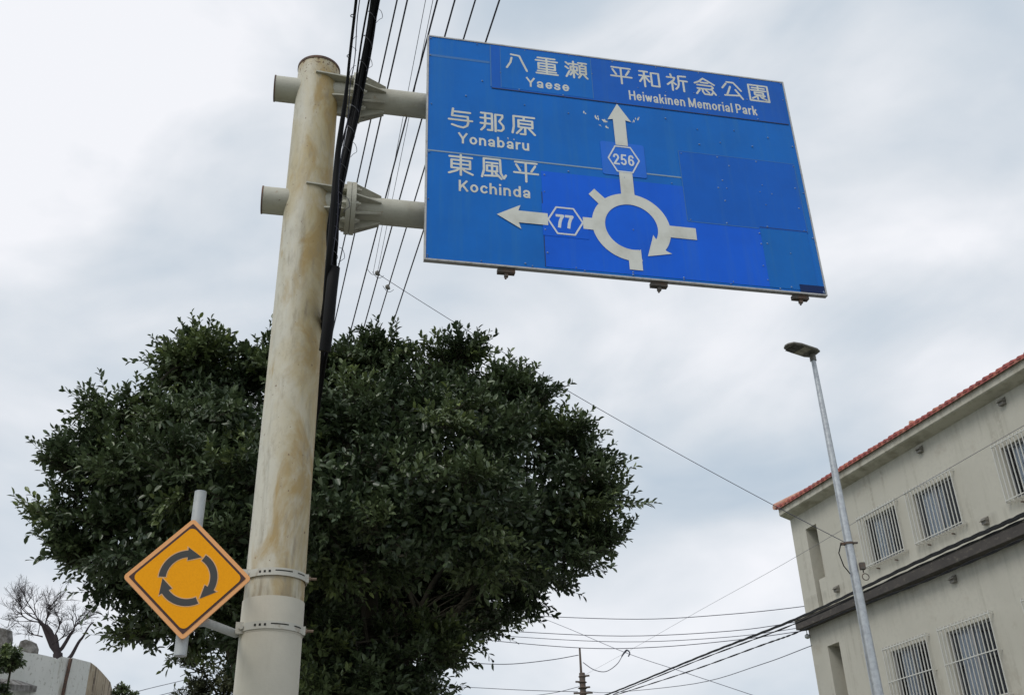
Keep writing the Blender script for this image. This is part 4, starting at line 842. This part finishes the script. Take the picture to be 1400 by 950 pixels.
def foliage(lobes, density, leaves, ll, lw, twig, upb=.35, fill=0, bmin=.55):
    """lobes: (x,y,z,r). returns leaf arrays and twig segments"""
    V, F_, T_ = [], [], []; off = 0; tw = []
    P0, D0, L0, S0 = [], [], [], []
    for (x, y, z, r, dens) in lobes:
        m_ = max(3, int(density * r * r * dens)); c_d = unit(RNG.normal(size=(m_, 3)) + np.array([0, 0, .12]))
        cc = np.array([x, y, z]) + c_d * r * RNG.uniform(bmin, .92, (m_, 1)); k_ = RNG.integers(12, 26, m_)
        idx = np.repeat(np.arange(m_), k_); n = len(idx)
        rnd = unit(RNG.normal(size=(n, 3))) * np.array([1, 1, .4])
        base = cc[idx] + rnd * RNG.uniform(.0, .19, (n, 1)) * (twig / .36)
        dd = unit(c_d[idx] * .75 + rnd * .95 + np.array([0, 0, upb]))
        l_ = twig * RNG.uniform(.5, 1.15, n) * RNG.uniform(.8, 1.15, m_)[idx]
        P0.append(base); D0.append(dd); L0.append(l_); S0.append(np.clip(RNG.uniform(0, 1, m_)[idx] + RNG.normal(size=n) * .12, 0, 1))
    P0 = np.concatenate(P0); D0 = np.concatenate(D0); L0 = np.concatenate(L0); n = len(P0)
    ref = unit(np.cross(D0, RNG.normal(size=(n, 3)))); ref2 = np.cross(D0, ref)
    st0 = np.concatenate(S0)                                      # tone of each sprig
    for i in range(leaves):
        t = (i + .6) / leaves; a = i * 2.4 + RNG.uniform(-.3, .3, n)
        out = ref * np.cos(a)[:, None] + ref2 * np.sin(a)[:, None]
        pos = P0 + D0 * (L0 * t)[:, None] - np.array([0, 0, 1]) * (L0 * .10 * t * t)[:, None]
        ax_ = unit(D0 * (.45 + .55 * t) + out * (1.0 - .35 * t) + RNG.normal(size=(n, 3)) * .18)
        nr = unit(np.array([0, 0, 1.0]) + D0 * .4 + RNG.normal(size=(n, 3)) * .45)
        sz = RNG.uniform(.6, 1.3, n) * (1 - .15 * t)
        tone = np.clip(st0 * .75 + RNG.uniform(0, .2, n) + (.12 if i >= leaves - 2 else 0) * (st0 > .8), 0, 1)
        v, f, tt = leaf_batch(pos, ax_, nr, ll * sz, lw * sz, tone); V.append(v); F_.append(f + off); T_.append(tt); off += len(v)
    if fill:
        w8 = np.array([l[3] ** 3 for l in lobes]); idx = RNG.choice(len(lobes), fill, p=w8 / w8.sum()); la = np.array([l[:4] for l in lobes])[idx]
        pos = la[:, :3] + unit(RNG.normal(size=(fill, 3))) * (la[:, 3:4] * .85 * RNG.uniform(0, 1, (fill, 1)) ** .5)
        v, f, tt = leaf_batch(pos, unit(RNG.normal(size=(fill, 3))), unit(RNG.normal(size=(fill, 3)) + np.array([0, 0, .6])), ll * RNG.uniform(.9, 1.4, fill), lw * RNG.uniform(1, 1.5, fill), RNG.uniform(0, .5, fill)); V.append(v); F_.append(f + off); T_.append(tt)
    # twigs as thin three-sided prisms
    tip = P0 + D0 * L0[:, None] - np.array([0, 0, 1]) * (L0 * .10)[:, None]
    ang = np.array([0, 2.094, 4.189]); tv = np.empty((n, 6, 3))
    for j, a in enumerate(ang):
        o_ = ref * math.cos(a) + ref2 * math.sin(a); tv[:, j] = P0 - D0 * .1 + o_ * .0045; tv[:, j + 3] = tip + o_ * .0015
    bs = (np.arange(n) * 6)[:, None]
    tf = np.concatenate([bs + np.array([[j, (j + 1) % 3, (j + 1) % 3 + 3, j + 3]]) for j in range(3)], 1).reshape(-1, 4)
    return np.concatenate(V), np.concatenate(F_), np.concatenate(T_), tv.reshape(-1, 3), tf
def limb(b, a, c, r0, r1, bend=.15, n=8, seg=7):
    a, c = Vector(a), Vector(c); L = (c - a).length
    o1 = Vector((random.gauss(0, 1), random.gauss(0, 1), random.gauss(0, .6))) * L * bend
    pts = [a.lerp(c, t) + o1 * math.sin(math.pi * t) * (1 - .3 * t) - Vector((0, 0, 1)) * L * .06 * math.sin(2 * math.pi * t) for t in [j / seg for j in range(seg + 1)]]
    b.tube(pts, [r0 + (r1 - r0) * (j / seg) ** .8 for j in range(seg + 1)], n, False); return pts

def lobe(px, py, rp, D, dens=1.0):
    p = at(px, py, D); sl = math.hypot(D, p[2] - 1.6) / math.cos(math.atan(math.hypot(px - 700, py - 475) / F_PX)) * math.cos(math.atan(math.hypot(px - 700, py - 475) / F_PX))
    return (p[0], p[1], p[2], rp / F_PX * sl, dens)
main = [
 # top rim
 (252, 493, 26, 12), (267, 523, 34, 11.8), (310, 527, 34, 12), (352, 514, 32, 12.2), (400, 523, 42, 12), (455, 502, 38, 12), (500, 509, 36, 12.2), (532, 497, 26, 12), (575, 544, 42, 12), (628, 517, 30, 12), (655, 544, 40, 12), (700, 558, 38, 12), (715, 540, 20, 12.1),
 (352, 478, 12, 12), (352, 497, 16, 12), (262, 478, 14, 11.9), (640, 488, 14, 12), (545, 478, 14, 12), (722, 528, 14, 12.1), (735, 553, 18, 12.1),
 (238, 481, 6.3, 12), (265, 474, 7.7, 12), (246, 499, 9.8, 12), (136, 560, 8.4, 12), (107, 610, 8.4, 12), (77, 636, 6.3, 12), (63, 710, 8.4, 12.1), (79, 766, 8.4, 12.2), (497, 475, 7, 12.1), (533, 473, 8.4, 12), (446, 475, 8.4, 12), (609, 487, 8.4, 12), (638, 480, 7, 12), (707, 525, 7, 12), (780, 593, 8.4, 12.2), (812, 631, 8.4, 12.2), (842, 690, 7, 12.3), (846, 747, 8.4, 12.5),
 # second row
 (169, 565, 26, 12), (196, 580, 38, 11.8), (243, 564, 48, 11.6), (300, 582, 58, 11.2), (380, 591, 62, 11), (455, 573, 58, 10.9), (530, 577, 56, 10.9), (600, 591, 58, 10.9), (665, 595, 48, 11.2), (712, 591, 36, 11.5), (765, 605, 34, 12), (792, 612, 28, 12.2),
 # third row
 (115, 625, 26, 12), (143, 650, 42, 11.8), (112, 690, 34, 12), (183, 650, 52, 11.3), (243, 660, 60, 10.8), (310, 680, 64, 10.5), (390, 680, 60, 10.7), (470, 670, 66, 10.4), (550, 680, 66, 10.3), (630, 690, 64, 10.5), (705, 680, 56, 11), (770, 670, 52, 11.8), (810, 670, 36, 12.3), (827, 695, 22, 12.4),
 # fourth row
 (121, 745, 30, 12.2), (156, 730, 46, 11.8), (204, 740, 56, 11.2), (270, 760, 60, 10.8), (345, 760, 58, 10.7), (450, 730, 40, 10.6), (540, 740, 42, 10.3), (600, 735, 52, 10.6), (670, 745, 54, 11.2), (745, 740, 54, 11.9), (792, 735, 46, 12.4), (830, 752, 22, 12.6),
 # lower left skirt
 (144, 800, 36, 12.4), (183, 815, 46, 12.2), (235, 830, 48, 12), (287, 830, 48, 11.8), (183, 872, 22, 12.6), (235, 872, 26, 12.6), (345, 840, 50, 11.8),
 # lower right: outer edge of the spreading crown, further back
 (700, 800, 40, 13.2), (760, 790, 36, 13), (650, 835, 40, 13.6), (600, 860, 44, 14), (550, 885, 44, 14), (640, 800, 50, 14), (560, 810, 60, 14.4), (480, 800, 60, 14.4), (420, 800, 50, 14), (500, 870, 50, 13.6), (440, 880, 48, 13), (395, 880, 44, 12.6), (440, 935, 40, 11.9), (500, 935, 42, 12), (425, 880, 30, 11.8), (470, 900, 34, 11.9), (545, 905, 40, 12.2), (590, 915, 28, 12.3), (600, 880, 28, 12.6), (560, 940, 40, 12.2), (430, 980, 50, 12), (520, 985, 50, 12), (455, 765, 26, 11.2), (520, 770, 22, 11.4), (626, 848, 28, 14.3, 0.6), (676, 823, 28, 14.3, 0.6), (721, 803, 24, 14.1, 0.6), (586, 808, 34, 14.5, 0.6), (531, 838, 34, 14.7, 0.6), (646, 788, 34, 14.3, 0.6),
 (450, 800, 60, 15.2), (540, 800, 60, 15.4), (620, 800, 50, 15.4), (500, 860, 60, 15), (420, 860, 60, 14.8), (590, 850, 40, 15),
 (560, 520, 26, 12.3), (480, 512, 30, 12.4), (520, 530, 34, 12.4), (440, 520, 34, 12.6), (600, 533, 30, 12.6),
 # back layer that closes the crown
 (213, 700, 60, 13.5), (300, 620, 80, 13.6), (420, 620, 90, 13.6), (540, 640, 90, 13.6), (660, 650, 70, 13.6), (300, 760, 80, 13.4), (430, 740, 80, 13.8), (560, 740, 80, 14.2), (690, 740, 60, 13.8)]
main = [(455 + (q[0] - 455) * .958, 715 + (q[1] - 715) * .955) + tuple(q[2:]) for q in main if not (q[3] < 13 and 775 < q[1] < 850 and 690 < q[0]) and not (545 < q[0] < 572 and q[1] < 535) and not (748 < q[0] < 772 and q[1] < 600) and not (290 < q[0] < 325 and q[1] < 500)]
lobes = [lobe(*q) for q in main]
tb = at(440, 830, 12.6); TX, TY = tb[0] , tb[1]
tree = thing('fig_tree', 'large broad fig tree with a dense dark green crown behind the stained post', 'tree', (TX, TY, 0))
o_ = np.array([TX, TY, 0])
b = MB(); fork = Vector((0, 0, 3.2))
for k in range(7):
    a = k * .9; b.tube([(math.cos(a) * .42, math.sin(a) * .42, .05), (math.cos(a) * .2, math.sin(a) * .2, .7), (math.cos(a) * .13, math.sin(a) * .13, 2.0), (math.cos(a + .3) * .10, math.sin(a + .3) * .10, 3.3)], [.2, .2, .17, .15], 10)
b.build('trunk', M_BARK, tree, True)
random.seed(3)
heads = []
for (px, py, D, r0, st_) in ((418, 700, 11.7, .13, (0, 0)), (500, 735, 12.3, .11, (.1, 0)), (330, 700, 12.0, .12, (-.1, 0)), (620, 760, 13.6, .055, (.12, .05)), (250, 740, 12.0, .10, (-.1, 0)), (560, 700, 12.6, .06, (.1, -.1)), (480, 640, 12.6, .12, (0, .1)), (700, 740, 13.2, .05, (.12, 0)), (180, 700, 12.2, .08, (-.1, 0))):
    e = Vector(at(px, py, D) - o_); b = MB(); s0 = fork + Vector((st_[0], st_[1], random.uniform(-.5, 0)))
    limb(b, s0, e, r0, r0 * .55, .07, 10, 9); b.build('limb', M_BARK, tree, True); heads.append((e, r0 * .55))
b = MB()
for l in lobes:
    c = Vector((l[0] - o_[0], l[1] - o_[1], l[2])); e, r0 = min(heads, key=lambda h_: (h_[0] - c).length)
    limb(b, e, c, min(.045, r0 * .7), .012, .12, 6, 5)
    for _ in range(3): limb(b, c, c + Vector((random.gauss(0, 1), random.gauss(0, 1), random.gauss(.2, .7))).normalized() * l[3] * .9, .012, .004, .1, 4, 3)
for k in range(30):                                                # bare twigs under the right side of the crown
    px = random.uniform(470, 660); e = Vector(at(px + 60, 770 + (760 - px) * .25 + random.uniform(-10, 60), random.uniform(12.6, 13.8)) - o_)
    s0 = heads[random.choice([1, 3, 5])][0] * .5 + fork * .5 + Vector((random.gauss(0, .2), random.gauss(0, .2), random.gauss(0, .15)))
    limb(b, s0, e, random.uniform(.012, .03), .005, .06, 5, 6)
b.build('branches', M_BARK, tree, True)
v, f, t_, tv, tf = foliage([(l[0] - o_[0], l[1] - o_[1], l[2], l[3], l[4]) for l in lobes], 21, 14, .100, .044, .40, fill=46000, upb=.25)
o = obj('crown', np_mesh('crown', v, f, t_, M_LEAF), tree); o['kind'] = 'stuff'
o = obj('twigs', np_mesh('twigs', tv, tf, np.zeros(len(tv)), M_BARK), tree); o['kind'] = 'stuff'

# olive green tree further back, low in the frame
def small_tree(name, label, lobs, D, base_px, ll, lw, twig, dens, mtl, fill, leaves=9):
    L = [lobe(*q) for q in lobs]; p0 = at(base_px[0], base_px[1], D)
    t0 = thing(name, label, 'tree', (p0[0], p0[1], 0)); oo = np.array([p0[0], p0[1], 0])
    top = max(l[2] for l in L); b = MB(); fk = Vector((0, 0, max(.8, min(l[2] for l in L) - 1.2)))
    b.tube([(0, 0, 0), (.05, 0, fk.z * .5), fk], [.2, .16, .13], 10); b.build('trunk', M_BARK, t0, True)
    b = MB()
    for l in L:
        c = Vector((l[0] - oo[0], l[1] - oo[1], l[2])); limb(b, fk, c, .05, .012, .08, 6, 6)
        for _ in range(4): limb(b, c, c + Vector((random.gauss(0, 1), random.gauss(0, 1), random.gauss(.2, .8))).normalized() * l[3], .012, .004, .1, 4, 3)
    b.build('branches', M_BARK, t0, True)
    v, f, t_, tv, tf = foliage([(l[0] - oo[0], l[1] - oo[1], l[2], l[3], l[4]) for l in L], dens, leaves, ll, lw, twig, fill=fill)
    o = obj('crown', np_mesh('crown', v, f, t_, mtl), t0); o['kind'] = 'stuff'
    o = obj('twigs', np_mesh('twigs', tv, tf, np.zeros(len(tv)), M_BARK), t0); o['kind'] = 'stuff'
    return t0
small_tree('olive_green_tree', 'finer leaved olive green tree low behind the stained post, below the big fig tree',
  [(275, 915, 26, 17), (310, 900, 30, 17), (330, 940, 40, 17), (290, 960, 36, 17), (370, 960, 40, 17), (270, 985, 36, 17), (330, 1010, 50, 17), (420, 970, 50, 17.5), (480, 985, 50, 17.5), (540, 940, 36, 17.5), (590, 938, 26, 17.5), (560, 985, 50, 17.5), (520, 925, 34, 17.3), (600, 1000, 36, 17.5), (400, 1030, 60, 17.5), (500, 1040, 60, 17.5)],
  17.3, (400, 940), .075, .030, .26, 34, M_LEAF2, 8000)
small_tree('small_shrub', 'small dark shrub sprouting just right of the curved end of the ruined white wall', [(163, 940, 7, 24), (168, 955, 12, 24), (176, 975, 16, 24)], 24, (170, 960), .07, .035, .12, 110, M_LEAF, 200, 7)
small_tree('leafy_creeper_shrub', 'dark leafy shrub growing at the left edge in front of the ruined white wall', [(4, 893, 10, 19), (0, 912, 12, 19), (16, 905, 7, 19), (-5, 940, 13, 19), (-15, 970, 20, 19), (2, 948, 8, 19)], 19, (-10, 940), .07, .035, .14, 110, M_LEAF, 200, 7)

# bare tree
bp0 = at(78, 893, 27); bt = thing('bare_tree', 'leafless dark tree with fine tangled twigs behind the ruined white wall', 'tree', (bp0[0], bp0[1], 0))
random.seed(21)
bo = np.array([bp0[0], bp0[1], 0])
def P_(px, py, D=27): return Vector(at(px, py, D) - bo)
b = MB(); b.tube([(0, 0, 0), P_(80, 960), P_(79, 893)], [.22, .14, .11], 10)
b.build('trunk', M_BARK2, bt, True)
b = MB()
def grow(p, d, L, r_, dep):
    n = 3; pts = [p]; q = p.copy(); dd = d.copy()
    for k in range(n):
        dd = (dd + Vector((random.gauss(0, .16), random.gauss(0, .16), random.gauss(.03, .13)))).normalized(); q = q + dd * L / n; pts.append(q.copy())
    b.tube(pts, [r_ + (r_ * .62 - r_) * k / n for k in range(n + 1)], 5 if dep > 2 else 3, False)
    L *= .97
    if dep == 0: return
    for k in range(4 if dep > 1 else 3):
        nd = (dd + Vector((random.gauss(0, .55), random.gauss(0, .45), random.gauss(.05, .45)))).normalized(); grow(pts[random.choice([1, 2, 3, 3])], nd, L * random.uniform(.55, .85), r_ * .62, dep - 1)
for (a, c, r_) in ((P_(79, 893), P_(62, 855), .085), (P_(79, 893), P_(53, 848), .06), (P_(80, 893), P_(75, 868), .07), (P_(80, 890), P_(100, 862), .05)):
    limb(b, a, c, r_, r_ * .7, .06, 8, 4)
for (px, py, dx, dz, L) in ((62, 855, -.3, .8, .75), (53, 848, -.85, .35, .8), (53, 848, -.6, .6, .8), (75, 868, .2, .8, .6), (55, 850, -.9, .1, .75), (100, 862, .6, .6, .55), (62, 855, -.1, .9, .7), (58, 870, -.95, .0, .7), (100, 862, .1, .8, .5), (70, 880, .8, .4, .5)):
    grow(P_(px, py), Vector((dx, random.uniform(-.4, .4), dz)).normalized(), L * .62, .018, 4)
b.build('branches', M_BARK2, bt, True)
b = MB(); limb(b, P_(94, 900), P_(112, 872), .05, .03, .05); limb(b, P_(112, 872), P_(128, 850), .03, .015, .05); b.build('leaning_branch', M_BARK2, bt, True)

# ------------------------------------------------------------------ ruined white wall at the lower left
wp = at(96, 899, 22); wl = at(0, 880, 20); 
rw = thing('ruined_wall', 'broken white rendered wall with a stained curved end, at the lower left', 'wall')
def brk(px, py, D): return at(px, py, D)
top = [(-30, 884, 20.4), (-5, 887, 20.6), (12, 885, 20.8), (25, 888, 21), (38, 892, 21.1), (50, 893, 21.3), (64, 896, 21.5), (76, 899, 21.7), (77, 901, 21.7), (84, 897, 21.8), (96, 899, 22)]
b = MB(); tv_ = [Vector(brk(*q)) for q in top]; nrm = Vector((-.15, 1, 0)).normalized() * .3
n_ = len(tv_); vv = [p for p in tv_] + [Vector((p.x, p.y, 0)) for p in tv_] + [p + nrm for p in tv_] + [Vector((p.x, p.y, 0)) + nrm for p in tv_]
b.add(vv, [(i, i + 1, n_ + i + 1, n_ + i) for i in range(n_ - 1)] + [(2 * n_ + i + 1, 2 * n_ + i, 3 * n_ + i, 3 * n_ + i + 1) for i in range(n_ - 1)] + [(i, 2 * n_ + i, 2 * n_ + i + 1, i + 1) for i in range(n_ - 1)] + [(n_ - 1, 3 * n_ - 1, 4 * n_ - 1, 2 * n_ - 1), (0, n_, 3 * n_, 2 * n_)])
b.build('wall', M_CONC, rw)
t2 = [(98, 898.5, 22.05), (108, 901, 22.2), (116, 903, 22.5), (124, 905, 22.9)]
t3 = [(124, 905, 22.9), (132, 911, 23.3), (139, 918, 23.9), (146, 926, 24.6), (151, 932, 25.4), (154, 944, 26.4)]
for nm, tt_, mm in (('side_wall', t2, M_CONC), ('curved_end', t3, M_CONC2)):
    b = MB(); q = [Vector(brk(*p)) for p in tt_]; n_ = len(q)
    nn = Vector((-.5, .8, 0)) * .3
    vv = q + [Vector((p.x, p.y, 0)) for p in q] + [p + nn for p in q] + [Vector((p.x, p.y, 0)) + nn for p in q]
    b.add(vv, [(i, i + 1, n_ + i + 1, n_ + i) for i in range(n_ - 1)] + [(2 * n_ + i + 1, 2 * n_ + i, 3 * n_ + i, 3 * n_ + i + 1) for i in range(n_ - 1)] + [(i, 2 * n_ + i, 2 * n_ + i + 1, i + 1) for i in range(n_ - 1)] + [(n_ - 1, 3 * n_ - 1, 4 * n_ - 1, 2 * n_ - 1), (0, n_, 3 * n_, 2 * n_)])
    b.build(nm, mm, rw)
b = MB(); pA = Vector(brk(97, 900, 21.95)); b.tube([pA, pA + Vector((-.07, 0, -1.2)), Vector((pA.x - .12, pA.y, 0))], .035, 6); b.build('rusty_edge', M_RIM, rw)
b = MB(); a_, c_2 = Vector(brk(-20, 925, 19.6)), Vector(brk(24, 929, 20.9)); nn = Vector((.1, .6, 0))
b.add([a_, c_2, c_2 + nn, a_ + nn, a_ - Vector((0, 0, .06)), c_2 - Vector((0, 0, .03)), c_2 + nn - Vector((0, 0, .1)), a_ + nn - Vector((0, 0, .1))], [(0, 1, 2, 3), (7, 6, 5, 4), (0, 4, 5, 1), (1, 5, 6, 2), (2, 6, 7, 3), (3, 7, 4, 0)]); b.build('slab_edge', M_CONC3, rw)
def rubble(pts, th, mtl, name):
    b = MB(); q = [Vector(p) for p in pts]; n_ = len(q); nn = Vector((.05, th, 0))
    b.add(q + [p + nn for p in q], [list(range(n_)), list(range(2 * n_ - 1, n_ - 1, -1))] + [(i, i + n_, (i + 1) % n_ + n_, (i + 1) % n_) for i in range(n_)]); return b.build(name, mtl, rw)
rubble([at(x, y, 20.7) for x, y in ((-25, 900), (-25, 856), (-2, 857), (9, 860), (10, 872), (8, 886), (8, 900))], .12, M_CONC3, 'broken_pillar')
rubble([at(x, y, 21.6) for x, y in ((24, 896), (25, 883), (28, 876), (35, 873.5), (42, 877), (45, 885), (43, 897))], .15, M_CONC3, 'broken_stump')
print('objects', len(bpy.data.objects))
